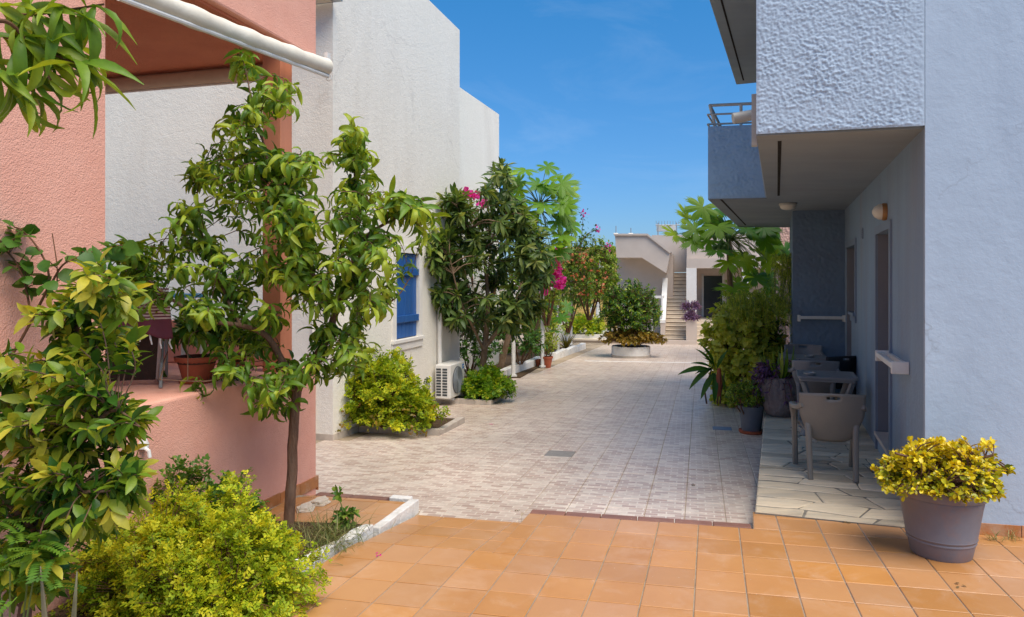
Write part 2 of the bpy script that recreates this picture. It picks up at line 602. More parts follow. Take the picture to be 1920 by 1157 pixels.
# printed brick pattern of the courtyard tiles
def paving_material():
    m, nt, p, L = newmat('printed brick paving tile')
    g = nt.nodes.new('ShaderNodeNewGeometry')
    mp = nt.nodes.new('ShaderNodeMapping')
    mp.inputs['Rotation'].default_value = (0, 0, math.radians(13.9))
    L.new(g.outputs['Position'], mp.inputs['Vector'])
    b = nt.nodes.new('ShaderNodeTexBrick')
    b.offset = .5
    b.inputs['Scale'].default_value = 1
    b.inputs['Brick Width'].default_value = .132
    b.inputs['Row Height'].default_value = .0668
    b.inputs['Mortar Size'].default_value = .007
    b.inputs['Mortar Smooth'].default_value = .3
    b.inputs['Bias'].default_value = 0
    b.inputs['Color1'].default_value = (.47, .335, .275, 1)
    b.inputs['Color2'].default_value = (.72, .62, .52, 1)
    b.inputs['Mortar'].default_value = (.72, .64, .54, 1)
    L.new(mp.outputs[0], b.inputs['Vector'])
    mp2 = nt.nodes.new('ShaderNodeMapping')
    mp2.inputs['Scale'].default_value = (14, 70, 14)
    L.new(mp.outputs[0], mp2.inputs['Vector'])
    n = noise_node(nt, 1.0, 4, .65, mp2.outputs[0])
    r = ramp(nt, [(.3, (.72, .70, .68)), (.7, (1.18, 1.17, 1.16))])
    L.new(n.outputs['Fac'], r.inputs[0])
    mx = nt.nodes.new('ShaderNodeMixRGB')
    mx.blend_type = 'MULTIPLY'
    mx.inputs[0].default_value = 1
    L.new(b.outputs['Color'], mx.inputs[1])
    L.new(r.outputs[0], mx.inputs[2])
    n2 = noise_node(nt, .9, 5, .6, g.outputs['Position'])
    r2 = ramp(nt, [(.35, (.93, .91, .90)), (.65, (1.12, 1.10, 1.09))])
    L.new(n2.outputs['Fac'], r2.inputs[0])
    mx2 = nt.nodes.new('ShaderNodeMixRGB')
    mx2.blend_type = 'MULTIPLY'
    mx2.inputs[0].default_value = 1
    L.new(mx.outputs[0], mx2.inputs[1])
    L.new(r2.outputs[0], mx2.inputs[2])
    L.new(mx2.outputs[0], p.inputs['Base Color'])
    p.inputs['Roughness'].default_value = .36
    p.inputs['Specular IOR Level'].default_value = .5
    bu = nt.nodes.new('ShaderNodeBump')
    bu.inputs['Strength'].default_value = .12
    bu.inputs['Distance'].default_value = .004
    L.new(n.outputs['Fac'], bu.inputs['Height'])
    L.new(bu.outputs[0], p.inputs['Normal'])
    return m


M['paving'] = paving_material()
M['paving_joint'] = mat('tan paving joint', (.48, .385, .28), (.33, .25, .17), .95, .1, 2.2, ((.10, .08, .06), .8), 1.4)

# foliage materials
M['lf_peach'] = leafmat('peach leaf', [(0, (.028, .07, .010)), (.35, (.060, .135, .014)), (.7, (.145, .265, .02)), (1.0, (.35, .42, .03))])
M['lf_citrus'] = leafmat('citrus leaf', [(0, (.018, .065, .012)), (.35, (.045, .13, .015)), (.65, (.19, .30, .02)), (1.0, (.58, .52, .06))], .35)
M['lf_geranium'] = leafmat('lemon green leaf', [(0, (.055, .12, .008)), (.35, (.19, .30, .010)), (.75, (.40, .48, .015)), (1.0, (.62, .58, .02))], .6, .3, .5)
M['lf_loquat'] = leafmat('loquat leaf', [(0, (.022, .055, .018)), (.4, (.055, .11, .028)), (.75, (.15, .22, .045)), (1.0, (.36, .38, .10))], .38)
M['lf_papaya'] = leafmat('papaya leaf', [(0, (.025, .10, .014)), (.4, (.085, .23, .018)), (.8, (.24, .40, .02)), (1.0, (.48, .50, .03))], .45, .42)
M['lf_dark'] = leafmat('dark green leaf', [(0, (.018, .06, .012)), (.4, (.05, .14, .018)), (.8, (.09, .19, .02)), (1.0, (.22, .30, .04))], .4)
M['lf_fern'] = leafmat('fern leaf', [(0, (.03, .09, .012)), (.5, (.09, .21, .02)), (1.0, (.22, .36, .03))], .6)
M['lf_jade'] = leafmat('yellow jade leaf', [(0, (.13, .17, .012)), (.35, (.36, .36, .012)), (.7, (.66, .52, .012)), (1.0, (.80, .60, .02))], .3, .15, .5)
M['lf_rust'] = leafmat('bronze succulent leaf', [(0, (.09, .075, .015)), (.5, (.19, .16, .02)), (1.0, (.33, .20, .03))], .4)
M['lf_purple'] = leafmat('purple leaf', [(0, (.045, .015, .055)), (.6, (.12, .05, .15)), (1.0, (.24, .14, .27))], .5)
M['lf_vine'] = leafmat('vine leaf', [(0, (.028, .085, .010)), (.4, (.10, .19, .013)), (.75, (.26, .34, .02)), (1.0, (.42, .46, .07))], .45)
M['lf_hedge'] = leafmat('vine leaf with painted light', [(0, (.05, .12, .012)), (.4, (.17, .28, .018)), (.75, (.36, .44, .03)), (1.0, (.52, .54, .09))], .45, .4)  # brighter copy of the vine leaf; light on the hedge put into its colour
M['lf_grass'] = leafmat('grass blade', [(0, (.05, .07, .02)), (.5, (.13, .17, .04)), (1.0, (.36, .30, .14))], .6)
M['lf_aloe'] = leafmat('aloe blade', [(0, (.16, .19, .09)), (.6, (.24, .22, .13)), (1.0, (.34, .27, .19))], .5)
M['fruit'] = mat('green papaya fruit', (.07, .15, .03), (.05, .11, .025), .45, .4, 8)
M['citrus_fruit'] = mat('unripe citrus fruit', (.03, .085, .015), (.025, .07, .012), .4, .4, 20)


# ------------------------------------------------------------------ foliage helpers
def norm(a):
    return a / np.maximum(np.linalg.norm(a, axis=-1, keepdims=True), 1e-9)


def blade(nseg=4, width=.22, peak=.4, fold=.25, tip=.02, base=.02, wave=0.0, pw=.9):
    """template leaf: quads, t along 0..1, side, height"""
    v, f = [], []
    for i in range(nseg + 1):
        t = i / nseg
        if t < peak:
            wd = math.sin(t / peak * math.pi / 2) ** .8
        else:
            wd = math.cos((t - peak) / (1 - peak) * math.pi / 2) ** pw
        wd = max(wd * width / 2, tip if i == nseg else base) if i in (0, nseg) else wd * width / 2
        if i in (0, nseg):
            wd = tip * .5 if i == nseg else base * .5
        h = fold * wd
        wv = wave * math.sin(t * 9)
        v += [(t, -wd, h + wv * wd), (t, 0, 0), (t, wd, h - wv * wd)]
    for i in range(nseg):
        a = i * 3
        f += [(a, a + 1, a + 4, a + 3), (a + 1, a + 2, a + 5, a + 4)]
    return np.array(v, float), np.array(f, int)


def sprig(npair=5, ll=.34, lw=.085, ang=48, term=.3, jit=0.0, seed=0):
    """divided leaf: pairs of leaflets on a stalk, quads"""
    v, f = [], []
    rg = random.Random(seed)

    def leaflet(o, a, l, wd, lift):
        a += rg.uniform(-1, 1) * jit
        l *= 1 + rg.uniform(-1, .6) * jit
        lift += rg.uniform(-1, 1) * jit
        n = len(v)
        ca, sa = math.cos(a), math.sin(a)
        for (x, y, h) in ((0, 0, 0), (.5, -.5, lift), (1, 0, lift * .5), (.55, .5, lift)):
            X, Y = x * l, y * wd
            v.append((o + X * ca - Y * sa, X * sa + Y * ca, h * l))
        f.append((n, n + 1, n + 2, n + 3))
    for i in range(npair):
        t = .22 + .62 * i / max(npair - 1, 1)
        s = 1 - .35 * abs(t - .45)
        for sg in (-1, 1):
            leaflet(t, sg * math.radians(ang), ll * s, lw * 1.3, .15)
    leaflet(.80, 0, term, lw * 1.4, .05)
    n = len(v)
    v += [(0, -.012, 0), (0, .012, 0), (.85, .006, 0), (.85, -.006, 0)]
    f.append((n, n + 1, n + 2, n + 3))
    return np.array(v, float), np.array(f, int)


def palmate(lobes=9, notch=.30, seed=1, sub=.22, per=12):
    """papaya-like leaf: deeply lobed star round the stalk end (t=.0 is the stalk end), quads in two rings"""
    rg = random.Random(seed)
    n = lobes * per
    lobe_l = [0.62 + .38 * math.sin(math.pi * (k + .5) / lobes) ** .7 + rg.uniform(-.05, .05) for k in range(lobes)]
    v = [(0.0, 0.0, 0.0)]
    ring1, ring2 = [], []
    a0, a1 = -math.radians(160), math.radians(160)
    for i in range(n + 1):
        u = i / n
        k = min(int(u * lobes), lobes - 1)
        q = u * lobes - k                 # 0..1 inside the lobe
        x = 1 - abs(q - .5) * 2           # 0 at the notch, 1 at the tip
        r = notch + (lobe_l[k] - notch) * (x ** .5)
        # secondary teeth: pull points towards the lobe axis, push teeth out
        tooth = (i % per) in (per // 4, per - per // 4, per * 3 // 8, per - per * 3 // 8)
        r *= (1 + sub) if tooth else 1
        if (i % per) in (per // 4 + 1, per - per // 4 - 1, per * 3 // 8 + 1, per - per * 3 // 8 - 1):
            r *= 1 - sub * .45
        a = a0 + (a1 - a0) * (k + .5 + (q - .5) * (1.0 if not tooth else .92)) / lobes
        h = -.10 * r * r + (.05 * math.sin(q * math.pi) if True else 0)
        ring1.append((r * .5 * math.cos(a), r * .5 * math.sin(a), h * .3 + .02 * math.sin(q * math.pi)))
        ring2.append((r * math.cos(a), r * math.sin(a), h))
    v += ring1 + ring2
    f = []
    m = n + 1
    for i in range(n):
        f.append((0, 1 + i, 1 + i + 1, 0))
        f.append((1 + i, 1 + m + i, 1 + m + i + 1, 1 + i + 1))
    return np.array(v, float), np.array(f, int)


T_LANCE = blade(5, .235, .42, .5, wave=.16)
T_LANCE2 = blade(7, .205, .42, .5, wave=.18)
T_CITRUS = blade(4, .40, .45, .35)
T_LOQUAT = blade(4, .245, .60, .35)
T_OVAL = blade(3, .55, .45, .25)
T_ROUND = blade(4, .92, .42, .18, .12, .1, pw=.6)
T_JADE = blade(4, .66, .60, .30, .22, .06, pw=.5)
T_STRAP = blade(6, .12, .35, .5)
T_GRASS = blade(4, .035, .2, .3, .004, .02)
T_NEEDLE = blade(2, .09, .4, .2)
T_SPRIG = [sprig(3 + k % 2, .46, .17, 56, .42, .45, k) for k in range(5)]
T_SPRIG2 = [sprig(3, .46, .22, 58, .42, .35, 10 + k) for k in range(4)]
T_FERN = sprig(11, .20, .055, 68, .10)
T_PALM = [palmate(7, .30, s, .24, 16) for s in (1, 2, 3)]


class Leaves:
    def __init__(s):
        s.V, s.F, s.T, s.n = [], [], [], 0

    def place(s, tpl, P, D, N, L, curl=0.0, tone=.3, width=1.0):
        tv, tf = tpl
        P = np.atleast_2d(np.asarray(P, float))
        n = len(P)
        if n == 0:
            return
        D = norm(np.broadcast_to(np.asarray(D, float), (n, 3)))
        N = np.broadcast_to(np.asarray(N, float), (n, 3)) + 1e-4 * RNG.normal(size=(n, 3))
        N = norm(N - D * np.sum(N * D, 1, keepdims=True))
        B = np.cross(N, D)
        L = np.broadcast_to(np.asarray(L, float), (n,))[:, None, None]
        c = np.broadcast_to(np.asarray(curl, float), (n,))[:, None].copy()
        c[np.abs(c) < 1e-3] = 1e-3
        tone = np.broadcast_to(np.asarray(tone, float), (n,))
        wd = np.broadcast_to(np.asarray(width, float), (n,))[:, None, None]
        t = tv[None, :, 0]
        a = c * t
        x = (np.sin(a) / c)[..., None]
        z = (-(1 - np.cos(a)) / c)[..., None]
        sn, cs = np.sin(a)[..., None], np.cos(a)[..., None]
        Dn, Nn, Bn = D[:, None, :], N[:, None, :], B[:, None, :]
        V = P[:, None, :] + L * (x * Dn + z * Nn + tv[None, :, 1:2] * wd * Bn + tv[None, :, 2:3] * (sn * Dn + cs * Nn))
        k = len(tv)
        Fc = (tf[None] + (np.arange(n) * k)[:, None, None] + s.n).reshape(-1, 4)
        s.V.append(V.reshape(-1, 3))
        s.F.append(Fc)
        s.T.append(np.repeat(tone, k))
        s.n += n * k

    def build(s, name, m, parent=None, world=True):
        if not s.V:
            return None
        V = np.concatenate(s.V)
        Fc = np.concatenate(s.F)
        T = np.concatenate(s.T)
        if parent is not None and world:
            V = V - np.array(ORG[parent.name])[None]
        me = bpy.data.meshes.new(name)
        tri = Fc[:, 0] == Fc[:, 3]
        q, t3 = Fc[~tri], Fc[tri][:, :3]
        loops = np.concatenate([q.reshape(-1), t3.reshape(-1)])
        starts = np.concatenate([np.arange(len(q)) * 4, len(q) * 4 + np.arange(len(t3)) * 3])
        me.vertices.add(len(V))
        me.vertices.foreach_set('co', V.astype(np.float32).reshape(-1))
        me.loops.add(len(loops))
        me.loops.foreach_set('vertex_index', loops.astype(np.int32))
        me.polygons.add(len(starts))
        me.polygons.foreach_set('loop_start', starts.astype(np.int32))
        at = me.attributes.new('tone', 'FLOAT', 'POINT')
        at.data.foreach_set('value', T.astype(np.float32))
        me.update(calc_edges=True)
        me.shade_smooth()
        return obj(name, me, m, parent)


def smooth_path(pts, k=5):
    P = [Vector(p) for p in pts]
    if len(P) < 3:
        return [P[0].lerp(P[-1], i / k) for i in range(k + 1)]
    Q = [P[0] * 2 - P[1]] + P + [P[-1] * 2 - P[-2]]
    out = []
    for i in range(1, len(Q) - 2):
        a, b, c, d = Q[i - 1], Q[i], Q[i + 1], Q[i + 2]
        for j in range(k):
            t = j / k
            out.append(.5 * ((2 * b) + (c - a) * t + (2 * a - 5 * b + 4 * c - d) * t * t + (-a + 3 * b - 3 * c + d) * t ** 3))
    out.append(P[-1])
    return out


def limb(mb, pts, r0, r1, k=5, n=7, wob=0.0):
    path = smooth_path(pts, k)
    m = len(path) - 1
    if wob:
        path = [p + Vector((random.gauss(0, wob), random.gauss(0, wob), 0)) * (1 if 0 < i < m else 0) for i, p in enumerate(path)]
    rad = [r0 + (r1 - r0) * (i / m) for i in range(m + 1)]
    mb.tube(path, rad, n)
    return path, rad


def grow(lv, mb, samples, tips, tpl, L, nleaf=10, span=.3, a=.45, b=1.0, droop=-.3, curl=1.0, tone=(.2, .5), tw=.006, width=1.0, lpow=1.0, tipyel=.25, bow=.12, nrm_up=1.0, tonef=None):
    """twigs from the nearest limb sample to every tip, with leaves spiralling round the outer end"""
    S = np.array([list(p) for p in samples])
    for tp in tips:
        tp = np.asarray(tp, float)
        d = np.linalg.norm(S - tp, axis=1) + np.maximum(S[:, 2] - tp[2] + .05, 0) * 1.2
        s0 = S[int(np.argmin(d))]
        ln = np.linalg.norm(tp - s0)
        mid = (s0 + tp) / 2 + np.array([random.gauss(0, .05), random.gauss(0, .05), bow]) * ln
        if mb is not None:
            mb.tube(smooth_path([s0, mid, tp], 3), [tw * 1.5 * max(.5, min(ln, 1.5))] * 2 + [tw] * 4 + [tw * .5], 4, cap=False)
        td = norm(tp - mid + np.array([0, 0, 1e-3]))
        sp = min(span, ln * .9 + .04)
        n = max(3, int(nleaf * random.uniform(.7, 1.3)))
        u = np.linspace(0, 1, n) ** lpow
        P = tp[None] - td[None] * ((1 - u) * sp)[:, None]
        ph = np.arange(n) * 2.4 + random.uniform(0, 6)
        e1 = norm(np.cross(td, [0.1, .05, 1.0]))
        e2 = np.cross(td, e1)
        R = np.cos(ph)[:, None] * e1 + np.sin(ph)[:, None] * e2
        D = td[None] * (a + .6 * (u ** 3))[:, None] + R * b + np.array([0, 0, droop])[None] + RNG.normal(size=(n, 3)) * .22
        N = td[None] * .6 + np.array([0, 0, nrm_up])[None] + RNG.normal(size=(n, 3)) * .45
        tn = RNG.uniform(tone[0], tone[1], n) + tipyel * u ** 2
        if tonef:
            tn = tn + tonef(tp)
        lv.place(random.choice(tpl) if isinstance(tpl, list) else tpl, P, D, N, L * RNG.uniform(.5, 1.2, n), curl * RNG.uniform(.3, 1.5, n), tn, width)


def ell(c, r, n, shell=.35, zmin=-1.0, bump=.18, seed=None):
    """points in an uneven ellipsoid, most of them towards its surface"""
    rg = np.random.default_rng(seed) if seed is not None else RNG
    out = []
    ph = rg.uniform(0, 50)
    while len(out) < n:
        d = norm(rg.normal(size=3))
        if d[2] < zmin:
            continue
        k = 1 + bump * noise.noise(Vector(d * 2.2) + Vector((ph, 0, 0))) * 2
        r_ = (shell + (1 - shell) * rg.uniform() ** .5) * k
        out.append((c[0] + d[0] * r[0] * r_, c[1] + d[1] * r[1] * r_, c[2] + d[2] * r[2] * r_))
    return out


def wall_clear(x, Y):
    k = (x - 960) / F
    return min(Y, 5.023 / (.2815 - k) - .30) if x < 880 else Y


def pxtips(blobs, Y0, dY, clear=None):
    """tips from blobs in the photo (x, y, rx, ry, count), spread in depth round Y0"""
    out = []
    for (x, y, rx, ry, n) in blobs:
        for _ in range(n):
            a, r = random.uniform(0, 2 * math.pi), math.sqrt(random.uniform(0, 1))
            q = r * .9
            Y = Y0 + random.uniform(-1, 1) * dY * math.sqrt(max(0, 1 - q * q))
            X_ = x + rx * r * math.cos(a)
            if clear:
                Y = clear(X_, Y)
            out.append(tuple(pt(X_, y + ry * r * math.sin(a), Y)))
    return out


# ================================================================== THE SETTING
def V2(a, b, t=0.0):
    return (a[0] + b[0] * t, a[1] + b[1] * t)


def structure(name, mb, m, label, cat='ground'):
    o = mb.build(name, m)
    return tag(o, label, cat, None, 'structure')


mb = MB()
ys = [-60, 0, 5, 34, 60, 1500]
for a, b in zip(ys[:-1], ys[1:]):
    za = [-.25, -.3, -.5, -1.33, -1.4, -1.4][ys.index(a)]
    zb = [-.25, -.3, -.5, -1.33, -1.4, -1.4][ys.index(b)]
    mb.add([(-1500, a, za), (1500, a, za), (1500, b, zb), (-1500, b, zb)], [(0, 1, 2, 3)])
structure('ground', mb, M['ground'], 'bare dusty earth under and beyond the paving')

# ---- orange tiled terrace
O = (1.179, 4.618)
RV = (.288, -.235 * .288)
CU = (.2763 * .302, .302)


def grid_poly(O, RV, CU, i, j):
    c = (O[0] + RV[0] * i + CU[0] * j, O[1] + RV[1] * i + CU[1] * j)
    return [c, (c[0] + RV[0], c[1] + RV[1]), (c[0] + RV[0] + CU[0], c[1] + RV[1] + CU[1]), (c[0] + CU[0], c[1] + CU[1])]


def rowline(y0, x):            # height of the terrace's row direction at x
    return y0 - .235 * x


KY = 4.618 + .235 * 1.179      # row line of the kink at x = 0
R1 = [(-2.1, 3.1), (5.0, 3.1), (5.0, rowline(KY, 5.0)), (-1.22, rowline(KY, -1.22)), (-1.24, 4.85)]
EDGE = ((-.1405, 4.95), (.137, 5.82))
R2a = [(-.1335, rowline(KY, -.1335)), (2.6, rowline(KY, 2.6)), (2.6, 5.2616), (.137, 5.82)]
R2b = [(1.2, rowline(KY, 1.2)), (5.0, rowline(KY, 5.0)), (5.0, 5.86), (1.2, 5.86)]
R2c = [(1.822, 5.4385), (2.6, 5.2616), (2.6, 5.86), (1.957, 5.86)]
RAMP_B = ((-.80, 6.098), (.075, 5.902))
R3 = [(-1.06, rowline(KY, -1.06)), (-.1335, rowline(KY, -.1335)), (.137, 5.80), (.075, 5.902), (-.80, 6.098)]
# platform left of the ramp
R4 = [(-2.06, 5.55), (-1.085, 5.42), (-.875, 6.13), (-1.746, 6.345), (-1.93, 6.25)]


def zramp(x, y):
    # from the terrace level at the kink down to the courtyard level
    k = KY - .235 * x
    e = 5.919 - .2236 * x
    t = min(max((y - k) / (e - k), 0), 1)
    return zo(x, k) * (1 - t) + (-.2385) * t


ter = MB()
for R_ in (R1, R2a, R2b):
    pass
BASE1 = [(-3.2, -4), (7, -4), (7, 5.9), (1.957, 5.86), (1.822, 5.44), (.137, 5.82), (-.1335, rowline(KY, -.1335)), (-1.10, rowline(KY, -1.10)), (-1.9, 3.0)]
ter.prism(BASE1, -.6, lambda x, y: zo(x, y) - .006)
terrace = structure('terrace_floor', ter, M['mortar'], 'terrace of square orange terracotta tiles in the foreground')
tile_full = None


def lay(reg, zf, i0, i1, j0, j1, parent, th=.02, joint=.0042, m=None, O=O, RV=RV, CU=CU, nm='tile', shared=True):
    global tile_full
    full = abs(RV[0] * CU[1] - RV[1] * CU[0])
    cnt = 0
    for i in range(i0, i1):
        for j in range(j0, j1):
            p = grid_poly(O, RV, CU, i, j)
            q = clip_conv(p, reg)
            if len(q) < 3 or area(q) < full * .02:
                continue
            q = [q[k] for k in range(len(q)) if math.hypot(q[k][0] - q[k - 1][0], q[k][1] - q[k - 1][1]) > 1e-3]
            if len(q) < 3:
                continue
            q = inset(q, joint)
            if len(q) < 3 or area(q) < full * .015:
                continue
            mb = MB()
            lift = random.uniform(-.0012, .0012)
            slab(mb, q, lambda x, y: zf(x, y) + lift, th, .0035)
            o = mb.build(nm, m or M['orange'], parent)
            cnt += 1
    return cnt


n1 = lay(R1, zo, -12, 15, -6, 1, terrace)
n1 += lay(R2a, zo, -8, 2, -1, 6, terrace)
n1 += lay(R2b, zo, 2, 14, -1, 7, terrace)
n1 += lay(R2c, zo, 0, 2, -1, 7, terrace)
rb = MB()
rb.prism([R3[0], R3[1], R3[2], R3[3], R3[4]], -.7, lambda x, y: zramp(x, y) - .006)
ramp_o = structure('ramp', rb, M['mortar'], 'short orange tiled ramp dropping to the courtyard paving')
n1 += lay(R3, zramp, -10, -3, 0, 5, ramp_o)
pb = MB()
pb.prism([(-2.2, 5.45), (-1.085, 5.42), (-.875, 6.13), (-1.746, 6.345), (-1.95, 6.38)], -.6, lambda x, y: zo(x, y) - .006)
plat = structure('corner_landing', pb, M['mortar'], 'small raised orange tiled landing at the foot of the pink house corner')
lay(R4, zo, -13, -5, -1, 7, plat)

# mauve edge tiles along the step
def strip(pa, pb_, depth, n, zt, zb, parent, m, gap=.004, nm='edge_tile'):
    d = Vector((pb_[0] - pa[0], pb_[1] - pa[1]))
    u = d.normalized()
    nn = Vector((-u.y, u.x))
    for k in range(n):
        a = Vector(pa) + d * (k / n) + u * gap
        b = Vector(pa) + d * ((k + 1) / n) - u * gap
        poly = [tuple(a), tuple(b), tuple(b + nn * depth), tuple(a + nn * depth)]
        mb = MB()
        slab(mb, poly, lambda x, y: zt(x, y) + .001, .035, .006)
        mb.build(nm, m, parent)


strip((.14, 5.822), (1.815, 5.441), .105, 6, zo, 0, terrace, M['nosing'])
strip((-1.75, 6.352), (-1.09, 6.188), .10, 2, zo, 0, plat, M['nosing'])
rz = MB()
rz.prism([(.14, 5.822), (1.815, 5.441), (1.835, 5.535), (.163, 5.915)], -.6, lambda x, y: zo(x, y) - .03)
o = rz.build('step_riser', M['kerb_stone'], terrace)
rz = MB()
rz.prism([(-1.75, 6.352), (-1.09, 6.188), (-1.065, 6.28), (-1.72, 6.445)], -.6, lambda x, y: zo(x, y) - .03)
rz.build('step_riser', M['kerb_stone'], plat)
# chips and dust on the terrace
ch = MB()
for _ in range(240):
    x, y = random.uniform(.3, 3.6), random.uniform(3.6, 5.7)
    if random.random() < .25:
        x = random.uniform(-1, 1)
    s = random.uniform(.001, .0038)
    a = random.uniform(0, 6)
    z = zo(x, y) + .0035
    ch.add([(x + s * math.cos(a + k * 2.1), y + s * math.sin(a + k * 2.1) * 1.3, z) for k in range(3)] + [(x, y, z + s * .25)], [(0, 1, 3), (1, 2, 3), (2, 0, 3)])
tag(ch.build('crumbs', M['pale_chip']), 'pale crumbs and grit scattered on the orange tiles', 'grit', kind='stuff')

# ---- courtyard paving
OG = (1.493, 6.209)
RG = (.325, -.2355 * .325)
CG = (.262 * .322, .322)


def near_line(x):
    return 6.048 - .2355 * x


HOUSE_W = [(-2.357, 9.47), (-1.03, 14.18), (-6, 15.5), (-7, 10.75)]
pav = MB()
pav.prism([(-5, 6.9), (-1.9, 6.36), (-1.07, 6.20), (-.80, 6.10), (.08, 5.90), (.15, 5.87), (1.84, 5.48), (6, 4.9), (22, 24), (22, 36), (-5, 36)], -1.9, lambda x, y: zg(x, y) - .005)
paving = structure('courtyard_paving', pav, M['paving_joint'], 'long courtyard paved with pale brick-patterned tiles')
regn = [(-4.4, near_line(-4.4)), (-1.76, 6.462), (-1.072, 6.302), (-1.07, 6.30), (-.79, 6.235), (-.80, 6.105), (.075, 5.908), (.16, 5.925), (1.84, 5.545), (2.4, 5.4)]
cells = []
for i in range(-26, 52):
    for j in range(-8, 92):
        p = grid_poly(OG, RG, CG, i, j)
        c = ((p[0][0] + p[2][0]) / 2, (p[0][1] + p[2][1]) / 2)
        px = 960 + F * c[0] / max(c[1], .1)
        if c[1] > 33.2 or c[1] < 5.2 or px < 420 or px > 1720:
            continue
        if c[0] > 1.95 + .368 * (c[1] - 5.8) + .25:            # under the porch
            continue
        if c[0] < -2.15 + .2815 * (c[1] - 9.47) and c[1] > 9.4:   # under the white house
            continue
        if c[0] < -1.75 + .274 * (c[1] - 6.69) and c[1] < 6.6:
            continue
        cells.append((c[1], i, j, p, c))
cells.sort(key=lambda t: t[0])
near_regions = [
    [(-4.6, near_line(-4.6) + .0), (-1.07, near_line(-1.07)), (-1.07, 40), (-4.6, 40)],
    [(-1.07, 6.31), (-.797, 6.245), (-.797, 40), (-1.07, 40)],
    [(-.797, 6.102), (.078, 5.907), (.078, 40), (-.797, 40)],
    [(.078, 5.945), (1.86, 5.545), (1.86, 40), (.078, 40)],
    [(1.86, 5.0), (40, 5.0), (40, 40), (1.86, 40)]]
count = 0
far = MB()
MANHOLE = (.50, 8.55)
mh = min(cells, key=lambda t: (t[4][0] - MANHOLE[0]) ** 2 + (t[4][1] - MANHOLE[1]) ** 2)
pav_mesh = None
for (yy, i, j, p, c) in cells:
    vis = c[0] < 1.95 + .368 * (c[1] - 5.8) + .05
    lift = random.uniform(-.0012, .0012)
    m_ = M['plate'] if (i, j) == mh[1:3] else M['paving']
    zz = lambda x, y: zg(x, y) + lift - (.003 if m_ is M['plate'] else 0)
    if min(near_line(q[0]) - q[1] for q in p) < 0 and all(q[1] > near_line(q[0]) + .005 for q in p):
        q = inset(p, .0028)
        if count < 295 and vis:
            if pav_mesh is None or m_ is M['plate']:
                mb = MB()
                pc = (p[0][0], p[0][1])
                slab(mb, [(a - pc[0], b - pc[1]) for a, b in q], lambda x, y: -K2 * y, .02, .003)
                me = mb.mesh('paving_tile')
                if m_ is not M['plate']:
                    pav_mesh = me
            else:
                me = pav_mesh
            o = obj('paving_tile' if m_ is M['paving'] else 'cover_plate', me, m_, paving)
            o.location = (p[0][0], p[0][1], zg(*p[0]) + lift)
            count += 1
        else:
            slab(far, q, zz, .02, .003)
    else:
        for reg in near_regions:
            q = clip_conv(p, reg)
            if len(q) >= 3 and area(q) > .002:
                q = [q[k] for k in range(len(q)) if math.hypot(q[k][0] - q[k - 1][0], q[k][1] - q[k - 1][1]) > 1e-3]
                q = inset(q, .0012)
                if len(q) >= 3:
                    mb = MB()
                    slab(mb, q, zz, .02, .003)
                    if count < 299:
                        mb.build('paving_tile', m_, paving)
                        count += 1
                    else:
                        far.add(mb.v, mb.f)
o = far.build('far_paving_tiles', M['paving'], paving)
tag(o, kind='stuff')
# pale drain strip across the courtyard
mb = MB()
a, b = (2.3, 22.75), (6.2, 21.85)
mb.prism([a, b, (b[0] + .03, b[1] + .16), (a[0] + .03, a[1] + .16)], lambda x, y: zg(x, y) - .02, lambda x, y: zg(x, y) + .006)
mb.build('drain_strip', M['kerb_white'], paving)

# ---- white painted kerbs
def kerb(pa, pb_, wd, zt, zb, n, parent, m, jit=.012, nm='kerb_stone'):
    d = Vector((pb_[0] - pa[0], pb_[1] - pa[1]))
    u = d.normalized()
    nn = Vector((-u.y, u.x))
    for k in range(n):
        a = Vector(pa) + d * (k / n) + u * .003
        b = Vector(pa) + d * ((k + 1) / n) - u * .003
        mid = (a + b) / 2
        mb = MB()
        j = lambda: random.uniform(-jit, jit)
        top = [a + nn * j(), mid + nn * j(), b + nn * j(), b + nn * (wd + j()), mid + nn * (wd + j()), a + nn * (wd + j())]
        dz = [j() * .7 for _ in range(6)]
        bot = [(p.x, p.y, zb(p.x, p.y)) for p in top]
        up = [(p.x, p.y, zt(p.x, p.y) + dz[i]) for i, p in enumerate(top)]
        mb.hexa(bot, up)
        bevel(mb.build(nm, m, parent), .008, 2)


kb = thing('landing_kerb', (-.93, 5.8, -.2), 'white painted kerb edging the small orange landing beside the ramp', 'kerb')
kerb((-1.0, 5.44), (-.80, 6.215), .075, lambda x, y: zo(x, y) + .004, lambda x, y: -.4, 2, kb, M['kerb_white'], .004)
kerb((-.885, 6.225), (-1.075, 6.27), -.085, lambda x, y: zo(x, y) + .002, lambda x, y: -.4, 1, kb, M['kerb_white'], .004)
kb = thing('flower_bed_kerb', (-1.2, 4.9, -.12), 'chipped white stone kerb of the flower bed below the peach tree', 'kerb')
kerb((-2.75, 1.2), (-1.045, 5.43), .085, lambda x, y: zo(x, y) + .028, lambda x, y: -.4, 14, kb, M['kerb_white'], .014)
# bed soil
mb = MB()
bed = [(-2.85, 1.2), (-1.11, 5.42), (-1.15, 5.5), (-2.14, 5.62), (-3.3, 1.2)]
mb.prism(bed, -.5, lambda x, y: zo(x, y) + .012)
structure('flower_bed_soil', mb, M['soil'], 'dark soil of the flower bed along the pink house', 'soil')

